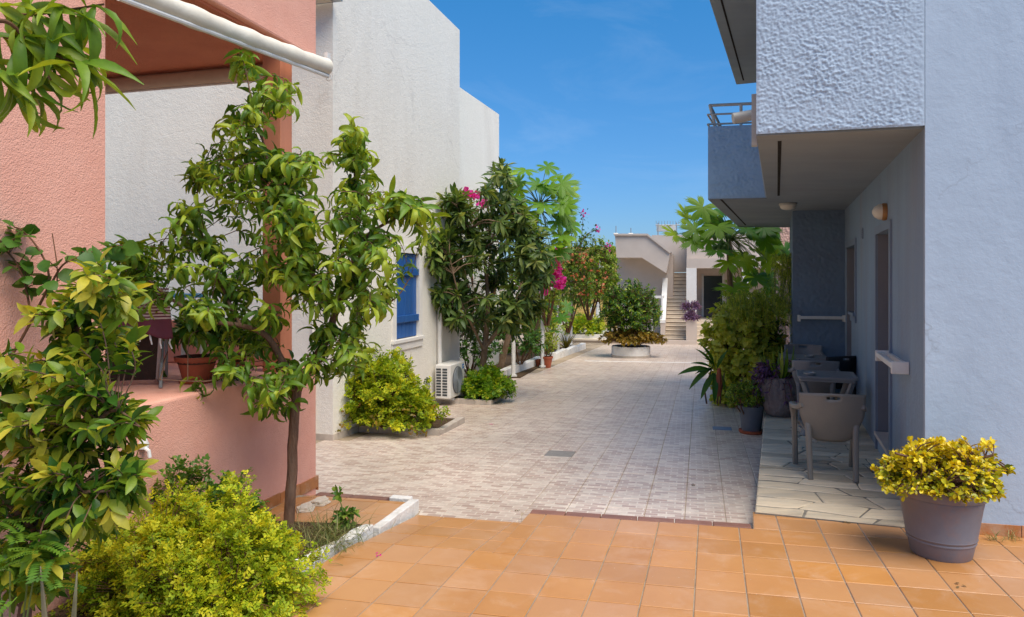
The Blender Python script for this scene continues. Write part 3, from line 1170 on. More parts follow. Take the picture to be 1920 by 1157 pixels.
# ---- flagstone porch floor of the blue house
PA, PU = Vector((1.957, 5.797)), Vector((.368, 1)).normalized()
PV = Vector((PU.y, -PU.x))
pf = MB()
pl = [tuple(PA), tuple(PA + Vector((1.14, -.42))), tuple(PA + Vector((1.14, -.42)) + PU * 7.2), tuple(PA + PU * 6.7)]
pf.prism([(1.957, 5.80), (3.02, 5.42), (3.30, 5.60), (6.0, 12.6), (4.55, 12.85)], -.95, ZP - .0055)
porch = structure('porch_floor', pf, M['stone_joint'], 'raised porch floor of irregular beige flagstones by the blue house', 'floor')


def flagstones():
    W0 = 1.30
    a = -.47
    rows = []
    while a < 6.3:
        h = random.uniform(.15, .30) if a > .5 else random.uniform(.24, .33)
        rows.append((a, a + h))
        a += h

    def line(k, b):
        base = rows[k][0] if k < len(rows) else rows[-1][1]
        jit = 0 if k == 0 else .085 * noise.noise(Vector((b * 2.6, k * 3.7, 0)))
        return base + jit

    def P(a_, b_):
        return tuple(PA + PU * a_ + PV * b_)
    for k in range(len(rows)):
        nb = random.choice([2, 3, 3]) if rows[k][0] < 1.2 else random.choice([3, 3, 4])
        cuts = [0] + [W0 * (i + random.uniform(-.25, .25)) / nb for i in range(1, nb)] + [W0]
        h = rows[k][1] - rows[k][0]
        tilt = [0] + [random.uniform(-.28, .28) * h for _ in range(nb - 1)] + [0]
        for i in range(nb):
            b0, b1 = cuts[i], cuts[i + 1]
            bl0, bl1, bh0, bh1 = b0 - tilt[i], b1 - tilt[i + 1], b0 + tilt[i], b1 + tilt[i + 1]
            ga, gb = random.choice([.008, .012, .018]), random.choice([.004, .006, .009])
            sl = random.uniform(-.02, .02)
            lo = [(line(k, b) + ga + random.uniform(-.006, .006) + sl * (b - b0), b + gb_) for b, gb_ in ((bl0, gb * 1.6), (bl0 * .67 + bl1 * .33, 0), (bl0 * .33 + bl1 * .67, 0), (bl1, -gb * 1.6))]
            hi = [(line(k + 1, b) - ga + random.uniform(-.006, .006), b + gb_) for b, gb_ in ((bh1, -gb * 1.6), (bh0 * .33 + bh1 * .67, 0), (bh0 * .67 + bh1 * .33, 0), (bh0, gb * 1.6))]
            if i == 0:
                lo[0], hi[3] = (lo[0][0], .002), (hi[3][0], .002)
            mid_l, mid_h = (lo[0][0] + hi[3][0]) / 2, (lo[3][0] + hi[0][0]) / 2
            ring = lo + [(mid_h, (lo[3][1] + hi[0][1]) / 2 + random.uniform(.0, .012) * (i < nb - 1))] + hi + [(mid_l, (lo[0][1] + hi[3][1]) / 2 - random.uniform(0, .012) * (i > 0))]
            # knock the corners off
            poly = [P(a_, b_) for a_, b_ in ring]
            if area(poly) < 0:
                poly = poly[::-1]
            if rows[k][0] < .1:
                poly = clip(poly, (1.957, 5.80), (3.02, 5.425))
                poly = [poly[z] for z in range(len(poly)) if math.hypot(poly[z][0] - poly[z - 1][0], poly[z][1] - poly[z - 1][1]) > 4e-3]
                if len(poly) < 3 or area(poly) < .004:
                    continue
            n = len(poly)
            q = [Vector(p_) for p_ in poly]
            z1 = ZP + random.uniform(-.001, .004)
            cx = sum(p.x for p in q) / n
            cy = sum(p.y for p in q) / n
            mb = MB()
            vs = [(p.x, p.y, z1 - .04) for p in q] + [(p.x, p.y, z1 - .006) for p in q]
            vs += [(p.x + (cx - p.x) * .05, p.y + (cy - p.y) * .05, z1 + random.uniform(-.0015, .0015)) for p in q]
            fs = [tuple(range(2 * n, 3 * n))]
            for s_ in range(n):
                s2 = (s_ + 1) % n
                fs += [(s_, s2, n + s2, n + s_), (n + s_, n + s2, 2 * n + s2, 2 * n + s_)]
            mb.add(vs, fs)
            mb.build('flagstone', M['stone'], porch)


flagstones()

# ================================================================== BUILDINGS
def wall(mb, p0, p1, z0, z1, th, ops=(), zf0=None):
    """wall from p0 to p1 with its thickness to the left; openings (s0, s1, za, zb)"""
    p0, p1 = Vector(p0), Vector(p1)
    d = p1 - p0
    Ln = d.length
    u = d / Ln
    nn = Vector((-u.y, u.x)) * th
    S = sorted({0, Ln} | {o[0] for o in ops} | {o[1] for o in ops})
    Z = sorted({z0, z1} | {o[2] for o in ops} | {o[3] for o in ops})

    def solid(i, j):
        if i < 0 or j < 0 or i >= len(S) - 1 or j >= len(Z) - 1:
            return False
        s, z = (S[i] + S[i + 1]) / 2, (Z[j] + Z[j + 1]) / 2
        return not any(o[0] < s < o[1] and o[2] < z < o[3] for o in ops)

    def P(s, z, k):
        q = p0 + u * s + nn * k
        return (q.x, q.y, z)
    for i in range(len(S) - 1):
        for j in range(len(Z) - 1):
            if not solid(i, j):
                continue
            a, b, c, e = S[i], S[i + 1], Z[j], Z[j + 1]
            mb.add([P(a, c, 0), P(b, c, 0), P(b, e, 0), P(a, e, 0)], [(0, 1, 2, 3)])
            mb.add([P(a, c, 1), P(b, c, 1), P(b, e, 1), P(a, e, 1)], [(3, 2, 1, 0)])
            for (di, dj, q) in ((-1, 0, [(a, c), (a, e)]), (1, 0, [(b, c), (b, e)]), (0, -1, [(a, c), (b, c)]), (0, 1, [(a, e), (b, e)])):
                if not solid(i + di, j + dj):
                    (s1, zz1), (s2, zz2) = q
                    mb.add([P(s1, zz1, 0), P(s2, zz2, 0), P(s2, zz2, 1), P(s1, zz1, 1)], [(0, 1, 2, 3)])
    return mb


def qbox(mb, p, u, n, s0, s1, n0, n1, z0, z1):
    """box along plan direction u (s0..s1), across n (n0..n1)"""
    p, u, n = Vector(p), Vector(u), Vector(n)
    q = [p + u * s + n * k for s, k in ((s0, n0), (s1, n0), (s1, n1), (s0, n1))]
    return mb.hexa([(a.x, a.y, z0) for a in q], [(a.x, a.y, z1) for a in q])


def rough_panel(name, p0, p1, z0, z1, res, amp, out, m, parent, sc=17.0):
    p0, p1, out = Vector(p0), Vector(p1), Vector(out)
    d = p1 - p0
    nx, nz = int(d.length / res), int((z1 - z0) / res)
    vs, fs = [], []
    for j in range(nz + 1):
        for i in range(nx + 1):
            q = p0 + d * (i / nx)
            z = z0 + (z1 - z0) * j / nz
            v = Vector((q.x, q.y, z)) * sc
            h = noise.fractal(v, .75, 2.1, 5) + .6 * abs(noise.noise(v * .8 + Vector((9, 2, 4))))
            h = max(-.45, min(.9, h))
            ed = min(i, nx - i, j, nz - j)
            k = min(1, ed / 3)
            o_ = out * (.004 + amp * (h + .45) * k * (.55 + .75 * abs(noise.noise(Vector((q.x, q.y, z)) * 2.3 + Vector((3, 1, 7))))) * (1 - .55 * max(0, (i / nx - .78) / .22)))
            vs.append((q.x + o_.x, q.y + o_.y, z))
    for j in range(nz):
        for i in range(nx):
            a = j * (nx + 1) + i
            fs.append((a, a + 1, a + nx + 2, a + nx + 1))
    mb = MB()
    mb.v, mb.f = vs, fs
    off = ORG[parent.name]
    me = bpy.data.meshes.new(name)
    me.from_pydata([(v[0] - off[0], v[1] - off[1], v[2] - off[2]) for v in vs], [], fs)
    me.shade_smooth()
    return obj(name, me, m, parent)


# ---- pink house with raised porch
UD = Vector((.2643, .9644))
ED = Vector((-.9644, .2643))


def PF(Y):
    return Vector((-1.814 + .274 * (Y - 6.69), Y))


ph = thing('pink_house', (-1.814, 6.69, -.15), 'pink stucco house with an open raised porch beside the flower bed', 'house')
Q0, Q1, Q2 = PF(1.2), PF(4.347), PF(6.69)
ln12 = (Q2 - Q1).length
mb = MB()
qbox(mb, Q0, UD, ED, 0, (Q1 - Q0).length, 0, .38, -.4, 3.80)
mb.build('pillar_wall', M['pink'], ph)
mb = MB()
qbox(mb, Q1, UD, ED, .002, ln12, 0, 2.9, -.6, .95)
bevel(mb.build('porch_base_wall', M['pink'], ph), .025, 3)
mb = MB()
qbox(mb, Q0, UD, ED, 0, (Q2 - Q0).length, 0, 3.2, 3.80, 6.2)
bevel(mb.build('upper_wall', M['pink'], ph), .02, 2)
mb = MB()
qbox(mb, Q0, UD, ED, .1, (Q2 - Q0).length - .06, .06, 2.85, 3.775, 3.797)
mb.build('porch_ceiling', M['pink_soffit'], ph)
mb = MB()
qbox(mb, Q0, UD, ED, 0, (Q2 - Q0).length - .3, 2.92, 3.2, -.5, 3.796)
mb.build('back_wall', M['pink'], ph)
mb = MB()
qbox(mb, Q2, UD, ED, -.16, -.002, .34, 2.8, .952, 1.36)
bevel(mb.build('end_parapet', M['pink'], ph), .015, 2)
mb = MB()
qbox(mb, PF(6.30), UD, ED, -.09, .09, .06, .24, .952, 3.774)
bevel(mb.build('porch_post', M['post_pink'], ph), .006, 2)
for k in range(5):
    mb = MB()
    qbox(mb, Q2, UD, ED, -.302 * (k + 1) + .003, -.302 * k - .003 + (.012 if k == 0 else 0), -.012, -.001, zo(0, 6.6 - .29 * k) - .02, zo(0, 6.6 - .29 * k) + .085)
    mb.build('skirting_tile', M['skirt_orange'], ph)
mb = MB()
qbox(mb, Q2, ED, UD, -.012, .32, .001, .012, -.2, zo(0, 6.7) + .085)
mb.build('skirting_tile', M['skirt_orange'], ph)

# rolled awnings
aw = thing('rolled_awning', (-1.75, 6.55, 3.6), 'cream rolled-up awning hanging along the front of the pink porch', 'awning')
A0 = Vector((*(PF(4.30) - ED * .12), 3.50))
A1 = Vector((*(PF(6.66) - ED * .11), 3.715))
mb = MB()
N_ = 30
pts = [A0.lerp(A1, i / N_) - Vector((0, 0, .018 * math.sin(math.pi * i / N_))) for i in range(N_ + 1)]
mb.tube(pts, [.073 + .004 * math.sin(i * 1.7) + .003 * math.sin(i * .9) for i in range(N_ + 1)], 20)
mb.build('fabric_roll', M['fabric_awning'], aw, smooth=50)
mb = MB()
qv = (A1 - A0).normalized()
mb.box(A1 + qv * .035 + Vector((.0, 0, .05)), (.03, .06, .16), -.27)
mb.tube([A0 + Vector((.03, -.02, -.085)), A1 + Vector((.02, 0, -.09))], .018, 8)
mb.build('front_bar', M['metal_white'], aw, smooth=40)
mb = MB()
c = A1 + qv * .06 + Vector((0, 0, -.09))
mb.tube([c + Vector((.025 * math.cos(t), 0, .03 * math.sin(t))) for t in [i * math.pi / 6 for i in range(13)]], .005, 6)
mb.build('crank_ring', M['metal_white'], aw)
aw = thing('rolled_blind', (-2.3, 6.7, 3.65), 'beige rolled blind under the far end of the pink porch ceiling', 'awning')
mb = MB()
e0 = Vector((*(PF(6.62) + ED * .30), 3.70))
e1 = Vector((*(PF(6.62) + ED * 2.8), 3.70))
mb.tube([e0.lerp(e1, i / 8) for i in range(9)], .07, 14)
mb.build('fabric_roll', M['fabric_shade'], aw, smooth=50)
mb = MB()
mb.tube([e0 + Vector((0, 0, -.075)), e1 + Vector((0, 0, -.075))], .012, 6)
mb.build('bottom_bar', M['metal_white'], aw)

# ---- white house
CW, SW = Vector((-2.357, 9.47)), Vector((.2815, 1)).normalized()
EW = Vector((-SW.y, SW.x))
LW = (14.18 - 9.47) / SW.y
wh = thing('white_house', (CW.x, CW.y, -.36), 'tall white rendered house with a blue shuttered window', 'house')
mb = MB()
w0, w1, wz0, wz1 = 1.93, 2.84, .80, 2.19
wall(mb, CW, CW + SW * LW, -.9, 6.67, .3, [(w0, w1, wz0, wz1)])
p = CW + EW * .3
wall(mb, CW + EW * 9, CW + EW * .3, -.9, 6.67, .3)
mb2 = [CW + SW * LW + EW * .3, CW + SW * LW + EW * 6]
wall(mb, CW + SW * LW + EW * .302, CW + SW * LW + EW * 9, -.9, 6.67, -.3 * -1)
mb.prism([tuple(CW + EW * .3), tuple(CW + SW * LW + EW * .3), tuple(CW + SW * LW + EW * 9), tuple(CW + EW * 9)], 6.3, 6.4)
mb.build('wall', M['white'], wh)
# window: surround, sill, shutter boards and battens
fr = MB()
for (s0, s1, z0, z1) in ((w0 - .13, w0, wz0, wz1 + .12), (w1, w1 + .13, wz0, wz1 + .12), (w0, w1, wz1, wz1 + .12)):
    qbox(fr, CW, SW, -EW, s0, s1, .001, .022, z0, z1)
win = fr.build('window_frame', M['white_trim'], wh)
mb = MB()
qbox(mb, CW, SW, -EW, w0 - .16, w1 + .16, -.05, .05, wz0 - .05, wz0 - .002)
qbox(mb, CW, SW, -EW, w0 - .14, w1 + .14, .001, .025, wz0 - .17, wz0 - .052)
mb.build('window_sill', M['white_trim'], win)
nb = 6
for k in range(nb):
    mb = MB()
    a = w0 + .012 + (w1 - w0 - .024) * k / nb
    b = w0 + .012 + (w1 - w0 - .024) * (k + 1) / nb
    qbox(mb, CW, SW, EW, a + .003, b - .003, .03, .055, wz0 + .012, wz1 - .012)
    bevel(mb.build('shutter_board', M['blue_wood'], win), .004, 1)
for z in (1.12, 1.88):
    mb = MB()
    qbox(mb, CW, SW, EW, w0 + .02, w1 + .05, -.012, .029, z - .055, z + .055)
    bevel(mb.build('shutter_batten', M['blue_wood'], win), .004, 1)
mb = MB()
qbox(mb, CW, SW, EW, w0, w1, .06, .25, wz0, wz1)
mb.build('window_back', M['dark'], win)
mb = MB()
b = CW + SW * 3.68 - EW * .055
mb.tube([(b.x, b.y, -.05), (b.x, b.y, 2.2)], .042, 10)
mb.tube([(b.x, b.y, -.06), (b.x, b.y, -.02)], .05, 10)
mb.build('downpipe', M['white_trim'], wh, smooth=40)
mb = MB()
b = CW + EW * .28 - SW * .03
mb.tube([(b.x, b.y, -.42), (b.x, b.y, 3.0)], .015, 8)
mb.build('cable_pipe', M['white_trim'], wh, smooth=40)
for k in range(10):
    mb = MB()
    qbox(mb, CW, SW, -EW, .335 * k + (.0 if k else -.012), .335 * (k + 1) - .005, .001, .014, -1, zgy(9.6 + .32 * k) + .085)
    mb.build('skirting_tile', M['kerb_stone'], wh)
for k in range(3):
    mb = MB()
    qbox(mb, CW, EW, -SW, .335 * k, .335 * (k + 1) - .005, .001, .014, -1, zgy(9.6 + .08 * k) + .085)
    mb.build('skirting_tile', M['kerb_stone'], wh)
# dark floodlight under the top of the frame
fl = thing('floodlight', (-2.6, 9.35, 5.4), 'dark slab-shaped floodlight high on the white house corner', 'lamp')
mb = MB()
q = CW + EW * .15 - SW * .2
mb.box((q.x, q.y, 5.42), (.62, .34, .07), -.27)
mb.build('lamp_housing', M['metal_grey'], fl)
mb = MB()
mb.box((q.x, q.y, 5.375), (.40, .2, .02), -.27)
mb.build('lamp_glass', M['lamp_glass'], fl)

# second white block set back behind
wb = thing('white_house', (-1.2, 19, -.7), 'second white rendered house block set back behind the first', 'house')
mb = MB()
mb.prism([(-2.30, 15.3), (-.385, 21.4), (-8, 23.6), (-9.5, 17.2)], -1.2, 6.67)
mb.build('wall', M['white'], wb)

# ---- blue house
BC = Vector((3.09, 5.385))
BM = Vector((.368, 1)).normalized()
BN = Vector((BM.y, -BM.x))          # into the house


def sY(Y):                           # distance along the porch wall for a depth Y
    return (Y - BC.y) / BM.y


bh = thing('blue_house', (BC.x, BC.y, -.12), 'blue painted house with overhanging balconies and a covered porch', 'house')
mb = MB()
FD = (Vector((3.717, 5.227)) - BC).normalized()
fe = BC + FD * 4.5
mb.prism([tuple(BC), tuple(fe), tuple(fe + Vector((.07, .25))), tuple(BC + BN * .2 + BM * .12), tuple(BC + BM * .06)], -.5, 6.2)
mb.build('front_wall', M['blue_smooth'], bh)
# hairline cracks and repairs live in the material; skirting tiles at the foot of the front wall
for k in range(8):
    mb = MB()
    nF = Vector((FD.y, -FD.x))
    qbox(mb, BC, FD, nF, .03 + .3 * k, .03 + .3 * (k + 1) - .006, .001, .013, -.3, zo(0, 5.3 - .07 * k) + .085)
    mb.build('skirting_tile', M['skirt_orange'], bh)
# porch side wall with door and window openings (thickness to the right of the direction -> build from far to near)
dY0, dY1 = 7.0, 7.93
gY0, gY1, hY1 = 10.08, 10.72, 11.45
Lb = sY(11.9)


def far_s(Y):
    return Lb - sY(Y)


mb = MB()
ops = [(far_s(dY1), far_s(dY0), ZP + .19, 2.25), (far_s(gY1), far_s(gY0), 1.28, 2.25), (far_s(hY1), far_s(gY1), ZP + .02, 2.25)]
wall(mb, BC + BM * Lb, BC + BM * .062, -.6, 2.902, .25, ops)
mb.build('porch_wall', M['blue_side_shaded'], bh)


def surround(name, Y0, Y1, z0, z1, sides=('n', 'f', 't'), wdt=.085):
    m_ = MB()
    if 'n' in sides:
        qbox(m_, BC, BM, -BN, sY(Y0) - wdt, sY(Y0), .001, .022, z0, z1 + wdt)
    if 'f' in sides:
        qbox(m_, BC, BM, -BN, sY(Y1), sY(Y1) + wdt, .001, .022, z0, z1 + wdt)
    if 't' in sides:
        qbox(m_, BC, BM, -BN, sY(Y0), sY(Y1), .001, .022, z1, z1 + wdt)
    return m_.build(name, M['blue_trim'], bh)


df = surround('door_frame', dY0, dY1, ZP + .0, 2.25)
mb = MB()
qbox(mb, BC, BM, BN, sY(dY0) + .002, sY(dY1) - .002, .17, .21, ZP + .2, 2.248)
dl = mb.build('door', M['doorleaf'], bh)
mb = MB()
for z0, z1 in ((ZP + .35, 1.0), (1.12, 2.1)):
    qbox(mb, BC, BM, BN, sY(dY0) + .14, sY(dY1) - .14, .155, .169, z0, z1)
mb.build('door_panel', M['doorleaf'], dl)
mb = MB()
qbox(mb, BC, BM, BN, sY(dY1) - .006, sY(dY1) - .001, .002, .168, ZP + .2, 2.248)
mb.build('door_reveal', M['reveal'], dl)
mb = MB()
qbox(mb, BC, BM, BN, sY(dY0) - .02, sY(dY1) + .02, -.035, .17, ZP + .155, ZP + .197)
bevel(mb.build('door_sill', M['stone_sill'], bh), .005, 1)
wf = surround('window_frame', gY0, hY1, 1.2, 2.25, ('n', 't'))
mb = MB()
qbox(mb, BC, BM, -BN, sY(gY0) - .085, sY(gY1) - .01, .001, .022, 1.15, 1.235)
qbox(mb, BC, BM, -BN, sY(gY0) - .06, sY(gY1), -.15, .05, 1.245, 1.285)
mb.build('window_sill', M['blue_trim'], wf)
mb = MB()
qbox(mb, BC, BM, BN, sY(gY0), sY(gY1), .15, .17, 1.28, 2.25)
mb.build('window_pane', M['glass_dark'], wf)
mb = MB()
qbox(mb, BC, BM, BN, sY(gY1) + .01, sY(hY1), .15, .19, ZP, 2.25)
mb.build('door', M['doorleaf'], bh)
mb = MB()
qbox(mb, BC, BM, BN, sY(hY1) - .006, sY(hY1) - .001, .002, .148, ZP + .03, 2.248)
mb.build('door_reveal', M['reveal'], bh)
# end wall of the porch
EWR, EWL = BC + BM * sY(11.76), Vector((4.645, 11.92))
mb = MB()
mb.prism([tuple(EWL), tuple(EWR), tuple(EWR + BM * .3), tuple(EWL + BM * 2.9)], -.9, 2.902)
mb.build('porch_end_wall', M['blue_end_shaded'], bh)
# house body behind and above
mb = MB()
a = BC + BM * .07 + BN * .26
b_ = BC + BM * 12 + BN * .0
mb.prism([tuple(a + BM * .15), tuple(fe + Vector((.1, .45))), tuple(a + BN * 4 + BM * 11.5), tuple(a + BM * 11.5)], 2.91, 5.8)
mb.build('upper_wall', M['blue_side_shaded'], bh)
mb = MB()
qbox(mb, BC + BM * sY(11.76), BM, BN, .31, 4.6, .0, 3, -.9, 2.9)
mb.build('far_wall', M['blue_side_shaded'], bh)
# balcony near
N1 = Vector((1.936, 5.707))
bal = MB()
n_far = N1 + BM * ((10.12 - N1.y) / BM.y)
BCi = BC + BM * .055
bal.prism([tuple(N1 + BM * .02), tuple(BCi), tuple(BCi + BM * .14), tuple(N1 + BM * .16)], 2.91, 3.99)
bal.prism([tuple(N1 + BM * .162), tuple(N1 + BM * .162 + BN * .14), tuple(n_far + BN * .14), tuple(n_far)], 2.91, 3.99)
nb_ = bal.build('balcony', M['blue_rough'], bh)
rough_panel('balcony_face', N1, BC - FD * .004, 2.905, 3.995, .0062, .0115, Vector((FD.y, -FD.x)) * 1.0, M['blue_rough'], nb_, 44)
# porch soffit slab
mb = MB()
Fb0, Fb1 = Vector((2.79, 10.25)), Vector((3.575, 10.10))
fdir = BM
f_end = Fb0 + Vector((.398, 1)).normalized() * 5.36
mb.prism([tuple(N1 + BM * .01), tuple(BCi), tuple(BCi + BM * 11), (4.9, 15.6), tuple(f_end), tuple(Fb0 + BM * .012), tuple(Fb1 + BM * .012)], 2.895, 2.908)
sof = mb.build('soffit', M['soffit'], bh)
mb = MB()
qbox(mb, N1, BM, BN, .30, 4.4, .16, .19, 2.8925, 2.8955)
q = Fb0 + (f_end - Fb0) * .05
ud = (f_end - Fb0).normalized()
qbox(mb, Fb0, ud, Vector((ud.y, -ud.x)), .05, 5.2, .16, .19, 2.8925, 2.8955)
mb.build('drip_groove', M['dark'], sof)
# far balcony
mb = MB()
fb_n = Vector((ud.y, -ud.x))
mb.prism([tuple(Fb0), tuple(Fb1), tuple(Fb1 + BM * .14), tuple(Fb0 + BM * .14)], 2.91, 3.93)
mb.prism([tuple(Fb0 + BM * .142), tuple(Fb0 + BM * .142 + fb_n * .14), tuple(f_end + fb_n * .14), tuple(f_end)], 2.91, 3.93)
fb = mb.build('balcony', M['blue_far_shaded'], bh)
fo = (Fb1 - Fb0).normalized()
rough_panel('balcony_face', Fb0, Fb1, 2.905, 3.935, .012, .014, Vector((fo.y, -fo.x)), M['blue_far_shaded'], fb, 30)
# railing on the far balcony
rl = MB()
r0 = Fb0 + fo * .02 + BM * .07
r1 = Fb1 + BM * .07
for z in (4.25, 4.12, 3.98):
    a = r0 + fo * (.0 if z > 4.2 else -.03)
    rl.tube([(a.x, a.y, z), (r1.x, r1.y, z)], .022 if z > 4.2 else .014, 8)
    bq = r0 + ud * 4.8
    rl.tube([(a.x, a.y, z), (bq.x, bq.y, z)], .022 if z > 4.2 else .014, 8)
fb_rail = rl.build('railing', M['rail'], bh, smooth=40)
for t in (0.0, .55):
    mb = MB()
    a = r0 + (r1 - r0) * t
    mb.tube([(a.x, a.y, 4.25), (a.x + (.09 if t == 0 else 0), a.y, 3.90)], .022, 8)
    mb.build('railing_post', M['rail'], fb_rail, smooth=40)
for t in (1.2, 2.4, 3.6):
    mb = MB()
    a = r0 + ud * t
    mb.tube([(a.x, a.y, 4.25), (a.x, a.y, 3.90)], .02, 8)
    mb.build('railing_post', M['rail'], fb_rail, smooth=40)
# gutter spout and plate on the outer side of the near balcony
mb = MB()
q = N1 + BM * .35 - BN * .012
qbox(mb, N1, BM, -BN, .30, .36, .0, .045, 2.87, 3.30)
sp = mb.build('spout_plate', M['rail'], bh)
mb = MB()
c0 = N1 + BM * 1.6
mb.tube([(c0.x + .02, c0.y, 3.42), (c0.x - .27, c0.y + .02, 3.37)], .055, 10)
mb.build('spout', M['rail'], bh, smooth=40)
# roof slab above the far balcony
mb = MB()
ra = Fb0 - ud * 2.2
rb_ = Fb0 + ud * 4.98
mb.prism([tuple(ra), tuple(ra + fb_n * 4), tuple(rb_ + fb_n * 4), tuple(rb_)], 5.80, 6.05)
rf = mb.build('roof', M['blue_rough'], bh)
mb = MB()
mb.prism([tuple(ra + ud * .01 + fb_n * .01), tuple(ra + fb_n * 4), tuple(rb_ + fb_n * 4), tuple(rb_ - ud * .01 + fb_n * .01)], 5.785, 5.798)
mb.build('roof_soffit', M['soffit'], rf)
mb = MB()
qbox(mb, ra, ud, fb_n, .1, 6.9, .15, .18, 5.782, 5.7855)
mb.build('drip_groove', M['dark'], rf)


# ---- lamps and bars on the blue house
lp = thing('ceiling_lamp', (4.12, 10.75, 2.89), 'round cream ceiling lamp under the blue porch soffit', 'lamp')
mb = MB()
mb.lathe([(.125, 0), (.13, -.02), (.12, -.035)], (4.12, 10.75, 2.893), 24)
mb.build('lamp_rim', M['rail'], lp, smooth=40)
mb = MB()
mb.lathe([(.115, -.034), (.11, -.06), (.085, -.085), (.04, -.097), (.005, -.1)], (4.12, 10.75, 2.893), 24)
mb.build('lamp_glass', M['lamp_glass'], lp, smooth=60)
q = BC + BM * sY(7.28)
lp = thing('wall_lamp', (q.x, q.y, 2.42), 'oval bulkhead lamp with brass rim above the porch door', 'lamp')


def bulk(prof, m, name, sm=50):
    """lathe lying on its side, axis pointing out of the wall"""
    mb = MB()
    mb.lathe(prof, (0, 0, 0), 24, 1.0, .72)
    rot = Matrix(((BM.x, 0, -BN.x), (BM.y, 0, -BN.y), (0, 1, 0)))
    mb.v = [tuple(rot @ Vector((v[0] * 1.0, v[1] * 1.35, v[2])) + Vector((q.x, q.y, 2.44))) for v in mb.v]
    return mb.build(name, m, lp, smooth=sm)


bulk([(.088, .0), (.092, .03), (.085, .045)], M['lamp_brass'], 'lamp_rim')
bulk([(.083, .044), (.078, .075), (.055, .11), (.02, .13), (.003, .132)], M['lamp_glass'], 'lamp_glass')
mb = MB()
qv_ = BC + BM * sY(9.28)
qbox(mb, qv_, BM, -BN, -.06, .06, .001, .012, 2.28, 2.42)
for k in range(4):
    qbox(mb, qv_, BM, -BN, -.05, .05, .012, .02, 2.295 + .03 * k, 2.307 + .03 * k)
tag(mb.build('wall_vent', M['blue_trim']), 'small louvred vent on the porch wall between door and window', 'vent')


def rackbar(p, u, n, Ln, z, label):
    t = thing('drying_rack', (p.x, p.y, z), label, 'rack')
    m1 = MB()
    qbox(m1, p, u, n, .035, Ln - .035, .085, .135, z - .02, z + .03)
    bevel(m1.build('bar', M['metal_white'], t), .008, 2)
    m1 = MB()
    qbox(m1, p, u, n, .04, Ln - .04, .002, .03, z - .025, z + .025)
    m1.build('back_bar', M['metal_white'], t)
    for s in (0, Ln - .034):
        m1 = MB()
        qbox(m1, p, u, n, s, s + .034, .002, .14, z - .06, z + .045)
        bevel(m1.build('end_bracket', M['metal_white'], t), .008, 2)


rackbar(BC + BM * sY(6.0), BM, -BN, 1.06, 1.02, 'white wall-mounted drying rack on the porch wall near the front corner')
eu = (EWR - EWL).normalized()
rackbar(EWL + eu * .07, eu, Vector((eu.y, -eu.x)), .73, 1.13, 'white wall-mounted drying rack on the shaded blue end wall of the porch')

# ================================================================== FAR BUILDINGS
HO = Vector((6.93, 32.6))
HU = Vector((.25, .968)).normalized()
HV = Vector((HU.y, -HU.x))


def hp(x, y, z):
    q = HO + HV * x + HU * y
    return (q.x, q.y, z)


def hbox(mb, x0, x1, y0, y1, z0, z1):
    a = [hp(x0, y0, z0), hp(x1, y0, z0), hp(x1, y1, z0), hp(x0, y1, z0)]
    return mb.hexa(a, [(p[0], p[1], z1) for p in a])


def hplane(px, py, c):
    """point of the photo on the plane local y = c"""
    r = Vector(((px - 960) / F, 1.0))
    Y = (HO.dot(HU) + c) / r.dot(HU)
    return Vector((r.x * Y, Y, CZ - (py - HZ) / F * Y))


sh = thing('stair_house', (HO.x, HO.y, -1.1), 'cream house with an outside staircase at the end of the courtyard', 'house')
gz = -1.16
for i in range(18):
    mb = MB()
    hbox(mb, 0.002, .918, .24 * i, .24 * (i + 1) + .02, -1.2, -.88 + .176 * i - .035)
    st = mb.build('step', M['cream_step'], sh)
    mb = MB()
    hbox(mb, .004, .916, .24 * i - .03, .24 * (i + 1) - .035, -.88 + .176 * i - .033, -.88 + .176 * i)
    mb.build('tread', M['cream_step'], st)
    mb = MB()
    hbox(mb, .006, .914, .24 * i - .006, .24 * i - .001, -.88 + .176 * i - .065, -.88 + .176 * i - .034)
    mb.build('tread_shadow_strip', M['step_dark'], st)  # dark strip painted in as the shadow line beneath the tread
# left balustrade of the stair, white capped
def slopewall(x0, x1, y0, y1, zl0, zl1, zh0, zh1, name, m):
    mb = MB()
    lo = [hp(x0, y0, zl0), hp(x1, y0, zl0), hp(x1, y1, zl1), hp(x0, y1, zl1)]
    hi = [hp(x0, y0, zh0), hp(x1, y0, zh0), hp(x1, y1, zh1), hp(x0, y1, zh1)]
    mb.hexa(lo, hi)
    return mb.build(name, m, sh)


slopewall(-.2, 0, -.1, 4.3, -1.2, -1.2, -.20, 2.9, 'stair_wall', M['cream_house'])
slopewall(-.22, .02, -.12, 4.32, -.198, 2.902, -.06, 3.05, 'balustrade_cap', M['white_trim'])
mb = MB()
hbox(mb, -.25, 1.35, -.35, -.002, -1.3, -.95)
mb.build('podium', M['cream_house'], sh)
